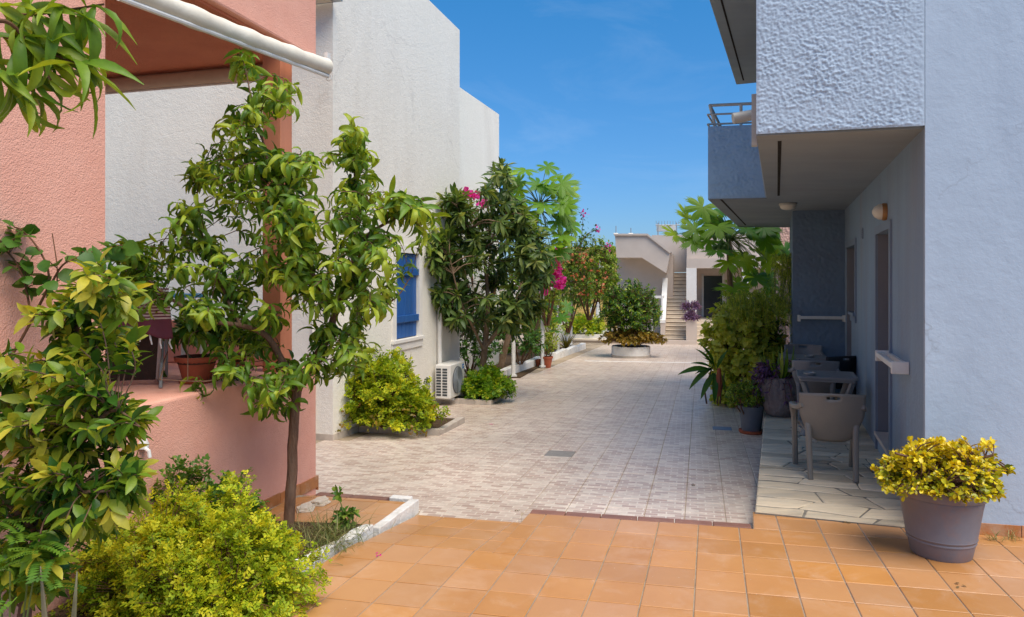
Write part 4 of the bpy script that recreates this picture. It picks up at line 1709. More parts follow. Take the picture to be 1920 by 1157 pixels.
# upper flight parapet (solid panel with a sloping end)
outl = [(1153, 441), (1213, 441), (1256, 474), (1249, 512), (1203, 483), (1156, 483)]
mb = MB()
a = [hplane(x, y, 1.2) for x, y in outl]
dv = Vector((HU.x, HU.y, 0)) * 1.4
mb.hexa([tuple(p) for p in a], [tuple(p + dv) for p in a])
mb.build('landing_parapet', M['cream_house'], sh)
mb = MB()
capl = [(1151, 438), (1214, 438), (1258, 472), (1256, 475), (1213, 441.5), (1151, 441.5)]
a = [hplane(x, y, 1.1) for x, y in capl]
mb.hexa([tuple(p) for p in a], [tuple(p + dv * 1.1) for p in a])
mb.build('parapet_coping', M['cream_house'], sh)
mb = MB()
p0, p1 = hplane(1157, 560, 2.6), hplane(1262, 560, 2.6)
a = [(p0.x, p0.y, -1.3), (p1.x, p1.y, -1.3), (p1.x, p1.y, 3.0), (p0.x, p0.y, 3.0)]
mb.hexa(a, [(q[0] + HU.x * 2, q[1] + HU.y * 2, q[2]) for q in a])
mb.build('under_stair_wall', M['cream_house'], sh)
# main walls with porch recess
mb = MB()
q0, q1 = hplane(1222, 441, 5.0), hplane(1296, 441, 5.0)
hz_ = q0.z
mb.hexa([(q0.x, q0.y, 2.2), (q1.x, q1.y, 2.2), (q1.x + HU.x * 4, q1.y + HU.y * 4, 2.2), (q0.x + HU.x * 4, q0.y + HU.y * 4, 2.2)],
        [(q0.x, q0.y, hz_), (q1.x, q1.y, hz_), (q1.x + HU.x * 4, q1.y + HU.y * 4, hz_), (q0.x + HU.x * 4, q0.y + HU.y * 4, hz_)])
mb.build('upper_wall', M['cream_house'], sh)
mb = MB()
hbox(mb, .92, 1.38, 1.2, 1.6, -1.2, 2.3)
mb.build('porch_pillar', M['white_trim'], sh)
mb = MB()
hbox(mb, .925, 9, 1.22, 5.0, 2.3, 2.75)
mb.build('porch_beam', M['cream_house'], sh)
mb = MB()
hbox(mb, .93, 9, 1.6, 5.0, 2.75, 3.9)
mb.build('upper_storey', M['cream_house'], sh)
mb = MB()
hbox(mb, .93, 9, 4.2, 5.0, -1.2, 2.3)
mb.build('porch_back_wall', M['cream_house'], sh)
mb = MB()
hbox(mb, 1.4, 9, 1.3, 4.2, -1.2, -.12)
mb.build('porch_floor', M['cream_step'], sh)
for k in range(6):
    mb = MB()
    hbox(mb, 1.39, 2.35, -.2 + .26 * k, -.2 + .26 * (k + 1) + (1.0 if k == 5 else .0), -1.25, -1.03 + .155 * k)
    mb.build('step', M['cream_step'], sh)
mb = MB()
hbox(mb, 1.72, 2.62, 4.14, 4.19, -.11, 1.95)
dr = mb.build('door', M['glass_dark'], sh)
mb = MB()
hbox(mb, 1.62, 1.72, 4.12, 4.19, -.11, 2.05)
hbox(mb, 2.62, 2.72, 4.12, 4.19, -.11, 2.05)
mb.build('door_frame', M['shutter_grey'], dr)
for x in (3.4, 6.2):
    mb = MB()
    hbox(mb, x, x + .3, 1.25, 1.55, -.12, 2.3)
    mb.build('porch_pillar', M['white_trim'], sh)
mb = MB()
hbox(mb, .93, 1.40, -.25, .15, -1.25, -.03)
mb.build('planter_pillar', M['cream_house'], sh)
mb = MB()
hbox(mb, .98, 1.32, .1, .45, -1.2, .42)
mb.build('planter_pillar', M['cream_house'], sh)
# antennas and pipe ends on the coping
for (px, h) in ((1155, .42), (1183, .32)):
    mb = MB()
    p = hplane(px, 440, 1.6)
    mb.tube([p, p + Vector((0, 0, h))], .022, 6)
    mb.tube([p + Vector((-.12, 0, .05)), p + Vector((.1, 0, .05))], .03, 6)
    mb.build('antenna', M['metal_grey'], sh)
# roof tank frame
tk = thing('roof_tank', tuple(hplane(1248, 440, 6.5)), 'blue grey water tank frame on the roof of the stair house', 'tank')
p = hplane(1249, 440, 6.5)
mb = MB()
mb.box((p.x, p.y, p.z + .35), (1.0, .5, .32), -.25)
mb.build('tank', M['shutter_grey'], tk)
for dx in (-.5, .5):
    mb = MB()
    mb.tube([(p.x + dx, p.y - .3, p.z - .1), (p.x + dx, p.y - .3, p.z + .62)], .03, 6)
    mb.build('leg', M['metal_grey'], tk)
mb = MB()
for k in range(9):
    mb.tube([(p.x - .6 + .15 * k, p.y - .32, p.z + .45), (p.x - .6 + .15 * k, p.y - .32, p.z + .72)], .012, 4)
mb.tube([(p.x - .65, p.y - .32, p.z + .5), (p.x + .65, p.y - .32, p.z + .5)], .02, 4)
mb.build('rail', M['metal_grey'], tk)
# white gate left of the stair
gt = thing('white_gate', (6.0, 32.3, -1.15), 'white metal gate frame at the foot of the outside staircase', 'gate')
g0, g1 = hplane(1222, 556, -.05), hplane(1241, 552, -.05)
for q in (g0, g1):
    mb = MB()
    mb.tube([(q.x, q.y, -1.2), (q.x, q.y, 1.02)], .045, 8)
    mb.build('post', M['metal_white'], gt)
mb = MB()
mb.box(((g0.x + g1.x) / 2, (g0.y + g1.y) / 2, .98), ((g1 - g0).length + .2, .06, .12), -.25)
mb.build('top_rail', M['metal_white'], gt)
mb = MB()
mb.box(((g0.x + g1.x) / 2, (g0.y + g1.y) / 2, -.92), ((g1 - g0).length, .06, .3), -.25)
mb.build('bottom_panel', M['metal_white'], gt)
# low steps with white edge left of the planter
ls = thing('garden_steps', (4.2, 33, -1.15), 'two low white-edged garden steps behind the round planter', 'steps')
for k, (y0, z) in enumerate(((32.9, -.98), (33.5, -.80))):
    mb = MB()
    mb.prism([(2.6, y0 + .4), (6.4, y0 - .5), (7, y0 + 2.5), (3.2, y0 + 3.4)], -1.4, z)
    s_ = mb.build('step', M['kerb_white'] if k else M['cream_step'], ls)
mb = MB()
mb.prism([(2.58, 33.28), (6.38, 32.38), (6.4, 32.5), (2.6, 33.4)], -1.1, -1.04)
mb.build('step_edge', M['step_dark'], ls)
# yellow house
yh = thing('yellow_house', (4.5, 47, -1.3), 'distant yellow house with a shuttered window behind the stair house', 'house')
mb = MB()
p0, p1 = pt(1060, 470, 47), pt(1165, 468, 46)
mb.prism([(p0.x, p0.y), (p1.x, p1.y), (p1.x + 2, p1.y + 8), (p0.x - 1, p0.y + 8)], -1.5, p1.z)
mb.build('wall', M['yellow_house'], yh)
mb = MB()
mb.prism([(p0.x - .1, p0.y - .12), (p1.x + .1, p1.y - .12), (p1.x + 2, p1.y + 8), (p0.x - 1, p0.y + 8)], p1.z + .002, p1.z + .18)
mb.build('roof_edge', M['yellow_house'], yh)
a, b = pt(1116, 486, 46.3), pt(1133, 501, 46.1)
mb = MB()
mb.box(((a.x + b.x) / 2, 46.35, (a.z + b.z) / 2), (b.x - a.x, .12, a.z - b.z), 0)
wn_ = mb.build('window', M['shutter_grey'], yh)
mb = MB()
mb.box(((a.x + b.x) / 2, 46.30, b.z - .06), (b.x - a.x + .2, .2, .1), 0)
mb.build('sill', M['white_trim'], wn_)
# distant pale houses seen between plants on the left side of the courtyard
dh = thing('cream_house', (0.5, 40, -1.3), 'distant cream house glimpsed behind the garden pergola', 'house')
mb = MB()
mb.prism([(-4.5, 36), (2.4, 40), (1.2, 46), (-7, 44)], -1.5, 1.4)
mb.build('wall', M['cream_house'], dh)
mb = MB()
mb.prism([(-4.6, 35.9), (2.6, 39.9), (1.3, 46), (-7, 44)], 1.402, 1.6)
mb.build('roof', M['white_trim'], dh)
# pink neighbour beyond the blue house
nh = thing('dusty_pink_house', (8.2, 21, -.8), 'dusty pink stuccoed house corner showing beyond the blue porch', 'house')
a, b = pt(1463, 422, 21), pt(1500, 475, 21)
mb = MB()
mb.prism([(a.x, 21), (a.x + 5, 19.6), (a.x + 6.5, 25), (a.x + 1.2, 26)], b.z, a.z + 1.0)
mb.build('upper_wall', M['pink_far'], nh)
mb = MB()
mb.prism([(a.x + .4, 21.2), (a.x + 5, 20.2), (a.x + 6, 25), (a.x + 1.4, 25.6)], -1.2, b.z - .002)
mb.build('lower_wall', M['pink_far'], nh)
mb = MB()
c = pt(1440, 500, 20.6)
mb.prism([(c.x, 20.6), (a.x + 3, 19.6), (a.x + 3.4, 21), (c.x + .3, 22)], b.z - .35, b.z - .15)
mb.build('canopy', M['cream_house'], nh)

# ---- left garden bed: low white wall, pergola posts
gw = thing('garden_wall', (0.2, 19, -.65), 'low white garden wall under the shrubs on the left of the courtyard', 'wall')
g0, g1 = Vector((-.15, 17.5)), Vector((2.0, 29.8))
gd = (Vector((.66, 20.5)) - g0).normalized()
for k in range(6):
    mb = MB()
    qbox(mb, g0, gd, Vector((-gd.y, gd.x)), 2.0 * k, 2.0 * k + 1.995, 0, .18, -1.5, zgy(17.6 + 2 * k) + .19)
    mb.build('wall_block', M['kerb_white'], gw)
mb = MB()
qbox(mb, g0, Vector((-gd.y, gd.x)), gd, .18, 1.3, 0, .15, -1.5, zgy(17.5) + .19)
mb.build('wall_block', M['kerb_white'], gw)
mb = MB()
mb.prism([(-.4, 14.4), (.0, 17.5), (.2, 17.5), (2.5, 29.5), (0, 31), (-.8, 21.5), (-2.4, 15.2), (-1.0, 14.25)], -1.6, lambda x, y: zg(x, y) + .03)
structure('garden_bed_soil', mb, M['soil'], 'soil of the garden bed along the left of the courtyard', 'soil')
posts = [(893, 16.6, 1.75), (962.6, 17.6, 1.45), (1017, 20.3, 1.4), (1046.5, 27.0, 1.5), (1071, 31.5, 1.9)]
names = ['thick white pergola post behind the loquat trunk', 'thin white pergola post standing at the corner of the garden wall', 'white pergola post beside the two clay pots', 'white pergola post beside the spiky agave', 'far white pergola post with a round lamp']
for (px, Y, top), lb in zip(posts, names):
    x = xat(px, Y)
    t = thing('pergola_post', (x, Y, zgy(Y)), lb, 'post', 'white pergola posts along the garden bed')
    mb = MB()
    wd = .15 if px == 893 else .085
    mb.box((x, Y, (top + zgy(Y) - .1) / 2), (wd, wd, top - zgy(Y) + .1), .25)
    bevel(mb.build('shaft', M['metal_white'], t), .008, 1)
    mb = MB()
    mb.box((x, Y, zgy(Y) + .05), (wd + .06, wd + .06, .05), .25)
    mb.build('foot_plate', M['metal_white'], t)
    if px == 1071:
        mb = MB()
        mb.lathe([(.02, -.2), (.17, -.1), (.2, 0), (.17, .12), (.02, .2)], (x - .05, Y - .15, .25), 14)
        mb.build('round_lamp', M['lamp_glass'], t, smooth=60)
pr = thing('pergola_beam', (.8, 21, 1.45), 'white pergola rail running between the garden posts', 'beam')
mb = MB()
mb.tube([(xat(962.6, 17.6), 17.6, 1.45), (xat(1017, 20.3), 20.3, 1.42), (xat(1046.5, 27), 27, 1.5)], .05, 6)
mb.build('rail', M['metal_white'], pr)
# white ornamental garden wall pieces far left of planter
fw = thing('white_arch_wall', (2.6, 34, -1.1), 'white scalloped garden wall far behind the agave', 'wall')
mb = MB()
pr_ = [pt(1050, 600, 35), pt(1056, 590, 35), pt(1063, 600, 35), pt(1071, 612, 35), pt(1078, 618, 35), pt(1078, 640, 35), pt(1050, 640, 35)]
mb.hexa([tuple(q) for q in pr_], [(q.x, q.y + .3, q.z) for q in pr_])
mb.build('wall', M['white_trim'], fw)
for (px, py, w_, h_, lb) in ((1110, 588, 10, 34, 'tall white garden ornament showing between the shrubs'), (1121, 575, 8, 18, 'short white garden ornament above the hedge')):
    p = pt(px, py, 36)
    r_ = w_ / F * 36 / 2
    H_ = h_ / F * 36
    t = thing('garden_ornament', (p.x, p.y, -1.2), lb, 'ornament')
    mb = MB()
    mb.lathe([(r_ * .9, -2.4), (r_ * .8, -1.2), (r_, -.3 * H_), (r_ * .55, 0), (r_ * .8, .15 * H_), (r_ * .5, .4 * H_), (.01, .5 * H_)], (p.x, p.y, p.z), 12)
    mb.build('body', M['white_trim'], t, smooth=50)

# ================================================================== AIR CONDITIONER
ACP = CW + SW * ((12.74 - 9.47) / SW.y) - EW * .02
ac = thing('air_conditioner', (ACP.x, ACP.y, -.35), 'white outdoor air conditioner unit fixed low on the white house wall', 'air conditioner')
az0, az1, ad, al = -.345, .255, .29, .74


def acb(mb, s0, s1, n0, n1, z0, z1):
    return qbox(mb, ACP, SW, -EW, s0, s1, n0, n1, z0, z1)


mb = MB()
acb(mb, 0, al, .06, .06 + ad, az0, az1)
bevel(mb.build('casing', M['ac_white'], ac), .018, 3)
for c_ in range(2):
    for k in range(10):
        mb = MB()
        acb(mb, -.004, .012, .085 + c_ * .115, .185 + c_ * .115 - .012, az0 + .05 + k * .05, az0 + .05 + k * .05 + .034)
        mb.build('louvre', M['ac_dark'], ac)
cc = ACP + SW * (al * .46) - EW * (.06 + ad)
cz = (az0 + az1) / 2


def disc(r0, r1, off, m, name, n=40):
    mb = MB()
    vs, fs = [], []
    for r, o_ in ((r0, off), (r1, off), (r1, off + .008), (r0, off + .008)):
        for k in range(n):
            a = 2 * math.pi * k / n
            q = cc + SW * (r * math.cos(a)) - EW * o_
            vs.append((q.x, q.y, cz + r * math.sin(a)))
    for i in range(4):
        for k in range(n):
            k2 = (k + 1) % n
            fs.append((i * n + k, i * n + k2, ((i + 1) % 4) * n + k2, ((i + 1) % 4) * n + k))
    mb.add(vs, fs)
    return mb.build(name, m, ac)


disc(.002, .245, .003, M['ac_dark'], 'fan_opening')
for r in np.linspace(.03, .235, 12):
    disc(r - .0045, r + .0045, .016, M['ac_fan'], 'guard_ring', 36)
for k in range(6):
    a = math.pi * k / 6
    mb = MB()
    q = cc - EW * .018
    d = SW * (.24 * math.cos(a))
    mb.tube([(q.x - d.x, q.y - d.y, cz - .24 * math.sin(a)), (q.x + d.x, q.y + d.y, cz + .24 * math.sin(a))], .004, 4)
    mb.build('guard_spoke', M['ac_fan'], ac)
mb = MB()
acb(mb, al - .13, al - .05, .06 + ad + .002, .06 + ad + .008, az1 - .13, az1 - .045)
bd = mb.build('badge', M['badge'], ac)
mb = MB()
acb(mb, al - .115, al - .065, .06 + ad + .009, .06 + ad + .011, az1 - .095, az1 - .08)
mb.build('badge_mark', M['ac_white'], bd)
for s in (.1, al - .14):
    mb = MB()
    acb(mb, s, s + .04, -.0, .38, az0 - .035, az0 - .002)
    mb.build('wall_bracket', M['metal_grey'], ac)
mb = MB()
q = ACP + SW * -.22 - EW * .02
mb.tube([(q.x, q.y, -.5), (q.x, q.y, .05)], .03, 8)
tag(mb.build('drain_pipe', M['metal_grey']), 'short grey drain pipe on the white wall beside the air conditioner', 'pipe')
for (x0, y0, lb) in ((-1.60, 9.95, 'pale stone kerb under the yellow green bush by the white house'), (-.98, 12.95, 'pale stone kerb under the shrub beside the air conditioner')):
    t = thing('bed_kerb', (x0, y0, zgy(y0)), lb, 'kerb')
    for k in range(4):
        mb = MB()
        qbox(mb, (x0 - .55, y0 + .16), Vector((.968, -.25)), Vector((.25, .968)), .3 * k, .3 * k + .295, 0, .1, -1, zgy(y0) + .085)
        mb.build('kerb_stone', M['kerb_stone'], t)
    mb = MB()
    qbox(mb, (x0 - .55, y0 + .16), Vector((.968, -.25)), Vector((.25, .968)), 1.1, 1.2, .102, 1.1, -1, zgy(y0) + .06)
    mb.build('kerb_stone', M['kerb_stone'], t)
    mb = MB()
    qbox(mb, (x0 - .55, y0 + .16), Vector((.968, -.25)), Vector((.25, .968)), 0, 1.098, .102, 1.1, -1, zgy(y0) + .03)
    mb.build('soil', M['soil'], t)

# ================================================================== PORCH FURNITURE
def copy_tree(o, parent=None):
    c = o.copy()
    link(c)
    c.parent = parent
    ORG[c.name] = Vector()
    for ch_ in [x for x in bpy.data.objects if x.parent == o]:
        copy_tree(ch_, c)
    return c


def solidify(o, t):
    m_ = o.modifiers.new('thick', 'SOLIDIFY')
    m_.thickness = t
    m_.offset = 0
    return o


def make_chair(m, label):
    t = thing('plastic_armchair', (0, 0, 0), label, 'chair', 'plastic armchairs on the porch')
    # backrest shell: u across, v up, with a hand slot
    nu, nv = 20, 16
    vs, fs = [], []
    for j in range(nv + 1):
        v = j / nv
        z = .34 + .47 * v
        half = .165 + .105 * min(1, v / .55) ** .8 + .02 * v
        if v < .15:
            half *= math.sqrt(max(.05, 1 - (1 - v / .15) ** 2)) * .4 + .6
        for i in range(nu + 1):
            u = i / nu * 2 - 1
            x = u * half
            y = -.20 - .13 * v + .07 * u * u * (.4 + v * .8) - .02 * math.sin(v * 3.1)
            zz = z - (.0 if v < .9 else .012 * u * u)
            vs.append((x, y, zz))
    for j in range(nv):
        for i in range(nu):
            u = (i + .5) / nu * 2 - 1
            v = (j + .5) / nv
            if abs(u) < .21 and .865 < v < .93:
                continue
            a = j * (nu + 1) + i
            fs.append((a, a + 1, a + nu + 2, a + nu + 1))
    mb = MB()
    mb.v, mb.f = vs, fs
    solidify(mb.build('backrest', m, t, world=False, smooth=60), .012)
    # seat
    vs, fs = [], []
    ns = 12
    for j in range(ns + 1):
        for i in range(ns + 1):
            u, v = i / ns * 2 - 1, j / ns
            x = u * (.20 + .045 * v)
            y = -.20 + .46 * v
            z = .405 + .02 * u * u + .02 * v - .015 * math.sin(v * 3.14) - (.03 * ((v - .9) / .1) ** 2 if v > .9 else 0)
            vs.append((x, y, z))
    for j in range(ns):
        for i in range(ns):
            a = j * (ns + 1) + i
            fs.append((a, a + 1, a + ns + 2, a + ns + 1))
    mb = MB()
    mb.v, mb.f = vs, fs
    solidify(mb.build('seat', m, t, world=False, smooth=60), .014)
    for sg in (-1, 1):
        mb = MB()   # arm: from the top corner of the back, forward and round into the front leg
        path = smooth_path([(sg * .262, -.262, .695), (sg * .285, -.19, .655), (sg * .30, -.02, .632), (sg * .30, .16, .625), (sg * .29, .225, .58), (sg * .275, .245, .40), (sg * .262, .275, .0)], 4)
        n_ = len(path)
        mb.sweep(path, [.03 + .035 * min(1, i / 8) - .015 * (i > 17) for i in range(n_)], [.06 - .015 * min(1, i / 7) + .015 * (i > 16) for i in range(n_)])
        mb.build('armrest_leg', m, t, world=False, smooth=50)
        mb = MB()   # rear leg
        path = smooth_path([(sg * .235, -.10, .60), (sg * .215, -.19, .53), (sg * .205, -.235, .44), (sg * .20, -.27, .22), (sg * .195, -.315, .0)], 4)
        n_ = len(path)
        mb.sweep(path, [.062 - .018 * (i / n_) for i in range(n_)], [.03 + .03 * min(1, i / 4) - .02 * (i / n_) for i in range(n_)])
        mb.build('leg', m, t, world=False, smooth=50)
    return t


def face(v):
    return math.atan2(-v[0], v[1])


ch1 = make_chair(M['taupe'], 'taupe plastic armchair nearest on the flagstone porch, seen from behind')
ch1.location = (3.06, 6.98, ZP + .002)
ch1.rotation_euler = (0, 0, face((.26, .965)))
c2 = copy_tree(ch1)
c2['label'] = 'grey plastic armchair between the two porch tables'
c2.location = (4.07, 9.72, ZP + .002)
c2.rotation_euler = (0, 0, face((.3, .95)))
c4 = copy_tree(ch1)
c4['label'] = 'grey plastic armchair at the far end of the porch facing the courtyard'
c4.location = (4.68, 11.52, ZP + .002)
c4.rotation_euler = (0, 0, face((-.3, -.95)))
c3 = copy_tree(ch1)
c3['label'] = 'black plastic armchair pushed against the porch wall by the far table'
c3.location = (4.52, 10.28, ZP + .002)
c3.rotation_euler = (0, 0, face((-.35, .94)))
for root, m_ in ((c2, M['grey_plastic']), (c4, M['grey_plastic']), (c3, M['black_plastic'])):
    for k in [x for x in bpy.data.objects if x.parent == root]:
        k.data = k.data.copy()
        k.data.materials[0] = m_


def make_table(label):
    t = thing('plastic_table', (0, 0, 0), label, 'table', 'grey plastic tables on the porch')
    mb = MB()
    r, h = .04, .33
    cs = []
    for (cx, cy, a0) in ((h - r, h - r, 0), (-h + r, h - r, 90), (-h + r, -h + r, 180), (h - r, -h + r, 270)):
        for k in range(5):
            a = math.radians(a0 + 22.5 * k)
            cs.append((cx + r * math.cos(a), cy + r * math.sin(a)))
    mb.prism(cs, .688, .718)
    mb.prism([(x * .94, y * .94) for x, y in cs], .655, .6875)
    bevel(mb.build('table_top', M['grey_plastic'], t, world=False), .006, 2)
    mb = MB()
    for k in range(9):
        mb.box((0, -.26 + .065 * k, .7185), (.56, .05, .003))
    mb.build('slat', M['grey_plastic'], t, world=False)
    for sx_ in (-1, 1):
        for sy_ in (-1, 1):
            mb = MB()
            path = smooth_path([(sx_ * .27, sy_ * .27, .655), (sx_ * .215, sy_ * .215, .48), (sx_ * .165, sy_ * .165, .35), (sx_ * .20, sy_ * .20, .2), (sx_ * .27, sy_ * .27, .0)], 4)
            n_ = len(path)
            mb.sweep(path, .07, .05, (sx_ * .7, -sy_ * .7, 0))
            mb.build('leg', M['grey_plastic'], t, world=False, smooth=50)
    mb = MB()
    mb.box((0, 0, .36), (.34, .34, .03), math.pi / 4)
    mb.build('leg_brace', M['grey_plastic'], t, world=False)
    return t


rzt = -math.atan(.368)
t1 = make_table('grey plastic table nearest the camera on the porch with a glass ashtray')
t1.location = (3.83, 8.78, ZP + .002)
t1.rotation_euler = (0, 0, rzt)
t2 = copy_tree(t1)
t2['label'] = 'grey plastic table at the back of the porch by the dark end wall'
t2.location = (4.36, 10.80, ZP + .002)
t2.rotation_euler = (0, 0, rzt)
for (x, y, lb) in ((3.58, 8.66, 'round glass ashtray on the nearer porch table'), (4.40, 10.66, 'round glass ashtray on the farther porch table')):
    t = thing('ashtray', (x, y, ZP + .722), lb, 'ashtray', 'ashtrays on the porch tables')
    mb = MB()
    mb.lathe([(.045, 0), (.065, .004), (.07, .03), (.06, .031), (.055, .010), (.01, .009)], (x, y, ZP + .722), 20)
    mb.build('bowl', M['metal_grey'], t, smooth=40)
    mb = MB()
    mb.tube([(x - .02, y, ZP + .738), (x + .03, y + .02, ZP + .745)], .005, 6)
    mb.build('cigarette_butt', M['pale_chip'], t)

# ================================================================== POTS
def pot(name, loc, prof, m, label, n=40, soil_r=None, soil_z=None, cat='pot'):
    t = thing(name, loc, label, cat)
    mb = MB()
    mb.lathe(prof, loc, n)
    mb.build('pot_body', m, t, smooth=35)
    if soil_r:
        mb = MB()
        mb.lathe([(soil_r, -.03), (soil_r, 0), (soil_r * .5, .01), (.004, .012)], (loc[0], loc[1], loc[2] + soil_z), 24)
        mb.build('soil', M['soil'], t)
    return t


BPL = (xat(1764, 4.90), 4.90, zo(0, 4.9) + .004)
bigpot = pot('plant_pot', BPL, [(0.0088, 0), (0.1804, 0), (0.1866, .012), (0.2042, .10), (0.2103, .103), (0.2103, .112), (0.2077, .116), (0.2138, .125), (0.2174, .132), (0.2147, .14), (0.2446, .33), (0.2552, .385), (0.2570, .392), (0.2552, .40), (0.2746, .405), (0.2798, .415), (0.2834, .47), (0.2798, .478), (0.2640, .478), (0.2552, .46), (0.2508, .43), (0.0088, .43)], M['pot_taupe'], 'large faded taupe plastic pot holding the yellow succulent', 48, .249, .44)
gp = pot('plant_pot', (3.33, 10.02, zg(0, 10.02) + .004), [(.01, .03), (.125, .03), (.13, .05), (.168, .34), (.175, .342), (.178, .38), (.165, .38), (.16, .34), (.01, .33)], M['pot_grey'], 'dark grey pot standing on the paving below the porch edge', 32, .16, .34)
mb = MB()
mb.lathe([(.01, 0), (.15, 0), (.165, .012), (.17, .045), (.155, .045), (.01, .028)], (3.33, 10.02, zg(0, 10.02) + .003), 28)
mb.build('saucer', M['terracotta'], gp, smooth=40)
URN = (3.70, 9.92, ZP + .002)
urn = thing('stone_urn', URN, 'bulging weathered stone urn with purple trailing plant on the porch edge', 'urn')
mb = MB()
mb.lathe([(.01, 0), (.16, 0), (.19, .02), (.235, .12), (.262, .26), (.258, .40), (.225, .50), (.205, .53), (.19, .53), (.20, .48), (.01, .47)], URN, 40)
for i, v in enumerate(mb.v):
    p = Vector(v)
    c = Vector((URN[0], URN[1], v[2]))
    k = 1 + .09 * noise.noise(p * 6) + .05 * noise.noise(p * 14)
    q = c + (p - c) * k
    mb.v[i] = tuple(q)
mb.build('pot_body', M['urn'], urn, smooth=60)
mb = MB()
mb.lathe([(.2, -.02), (.2, 0), (.004, .015)], (URN[0], URN[1], URN[2] + .485), 24)
mb.build('soil', M['soil'], urn)
mb = MB()
mb.box((3.02, 10.35, zg(0, 10.3) + .006), (.26, .2, .012), -.25)
tag(mb.build('blue_tile', M['blue_trim']), 'loose blue grey tile lying on the paving beside the dark pot', 'tile')
PP1 = (-2.46, 5.62, .952)
PP2 = (-2.38, 6.12, .952)
for nm, c, s, lb in (('plant_pot', PP1, 1.0, 'wide terracotta pot on the pink porch ledge'), ('plant_pot', PP2, .78, 'smaller terracotta pot further along the pink porch ledge')):
    t = pot(nm, c, [(.01, .02), (.10 * s, .02), (.105 * s, .03), (.142 * s, .17 * s), (.16 * s, .172 * s), (.165 * s, .205 * s), (.15 * s, .205 * s), (.14 * s, .18 * s), (.01, .17 * s)], M['terracotta'], lb, 32, .14 * s, .18 * s)
    mb = MB()
    mb.lathe([(.01, 0), (.12 * s, 0), (.135 * s, .02), (.125 * s, .021), (.01, .015)], c, 28)
    mb.build('saucer', M['terracotta'], t, smooth=40)
for (px, Y, s, lb) in ((1011, 20.6, .75, 'small clay pot beside the white pergola post'), (1025, 20.4, 1.1, 'larger clay pot with a leafy plant beside the pergola post')):
    c = (xat(px, Y), Y, zgy(Y) + .004)
    pot('plant_pot', c, [(.01, 0), (.10 * s, 0), (.15 * s, .24 * s), (.165 * s, .245 * s), (.165 * s, .29 * s), (.145 * s, .29 * s), (.14 * s, .25 * s), (.01, .24 * s)], M['terracotta'], lb, 20, .14 * s, .25 * s)
# round planter island
RP = (4.06, 24.6, zgy(24.6))
rp = thing('round_planter', RP, 'low round white planter ring in the middle of the courtyard', 'planter')
mb = MB()
mb.lathe([(.66, -.1), (.66, .10), (.655, .105), (.655, .36), (.64, .38), (.55, .38), (.54, .30), (.01, .30)], RP, 40)
mb.build('ring', M['kerb_white'], rp, smooth=40)
mb = MB()
mb.lathe([(.672, -.1), (.672, .085), (.655, .09), (.60, .09)], RP, 40)
mb.build('base_band', M['kerb_stone'], rp, smooth=40)
mb = MB()
mb.lathe([(.54, .28), (.54, .33), (.01, .35)], RP, 30)
mb.build('soil', M['soil'], rp)

# ================================================================== PORCH DECK CHAIR AND TOWEL
dc = thing('deck_chair', (-2.86, 5.42, .952), 'dark sling deck chair with its back to us on the pink porch', 'chair')
XC = Vector((-2.86, 5.42, .955))
dcu, dcv = Vector((.93, .37, 0)).normalized(), Vector((-.37, .93, 0)).normalized()


def dcp(x, y, z):
    return XC + dcu * x + dcv * y + Vector((0, 0, z))


mb = MB()
vs, fs = [], []
for j in range(9):
    v = j / 8
    for i in range(7):
        u = i / 6 * 2 - 1
        vs.append(tuple(dcp(u * (.16 + .06 * v), -.02 - .24 * v + .0 + .03 * (1 - u * u), .04 + .62 * v)))
for j in range(8):
    for i in range(6):
        a = j * 7 + i
        fs.append((a, a + 1, a + 8, a + 7))
mb.add(vs, fs)
solidify(mb.build('sling', M['sling'], dc), .006)
for sg in (-1, 1):
    mb = MB()
    mb.tube([dcp(sg * .19, .10, -.0), dcp(sg * .175, -.02, .05), dcp(sg * .235, -.28, .70)], .016, 8)
    mb.build('frame_side', M['metal_grey'], dc, smooth=40)
    mb = MB()
    mb.tube([dcp(sg * .21, -.22, 0), dcp(sg * .2, .1, .34), dcp(sg * .2, .45, .40), dcp(sg * .2, .5, 0)], .013, 8)
    mb.build('leg', M['metal_grey'], dc, smooth=40)
mb = MB()
mb.tube([dcp(-.235, -.28, .70), dcp(.235, -.28, .70)], .016, 8)
mb.build('top_rail', M['metal_grey'], dc, smooth=40)

twm, nt, p_, L_ = newmat('striped towel')
wv = nt.nodes.new('ShaderNodeTexWave')
wv.bands_direction = 'Z'
wv.inputs['Scale'].default_value = 14
wv.inputs['Distortion'].default_value = 1.2
wv.inputs['Detail'].default_value = 1
g_ = nt.nodes.new('ShaderNodeNewGeometry')
L_.new(g_.outputs['Position'], wv.inputs['Vector'])
r_ = ramp(nt, [(.42, (.17, .055, .085)), (.5, (.62, .56, .56))])
L_.new(wv.outputs['Fac'], r_.inputs[0])
sz = nt.nodes.new('ShaderNodeSeparateXYZ')
L_.new(g_.outputs['Position'], sz.inputs[0])
rr = ramp(nt, [(.0, (0, 0, 0)), (.5, (1, 1, 1))])
rr.color_ramp.interpolation = 'CONSTANT'
rr.color_ramp.elements[1].position = .42
mrn = nt.nodes.new('ShaderNodeMapRange')
mrn.inputs['From Min'].default_value = 1.25
mrn.inputs['From Max'].default_value = 1.75
L_.new(sz.outputs['Z'], mrn.inputs[0])
L_.new(mrn.outputs[0], rr.inputs[0])
mxx = nt.nodes.new('ShaderNodeMixRGB')
L_.new(rr.outputs[0], mxx.inputs[0])
mxx.inputs[1].default_value = (.16, .05, .08, 1)
L_.new(r_.outputs[0], mxx.inputs[2])
L_.new(mxx.outputs[0], p_.inputs['Base Color'])
p_.inputs['Roughness'].default_value = .95
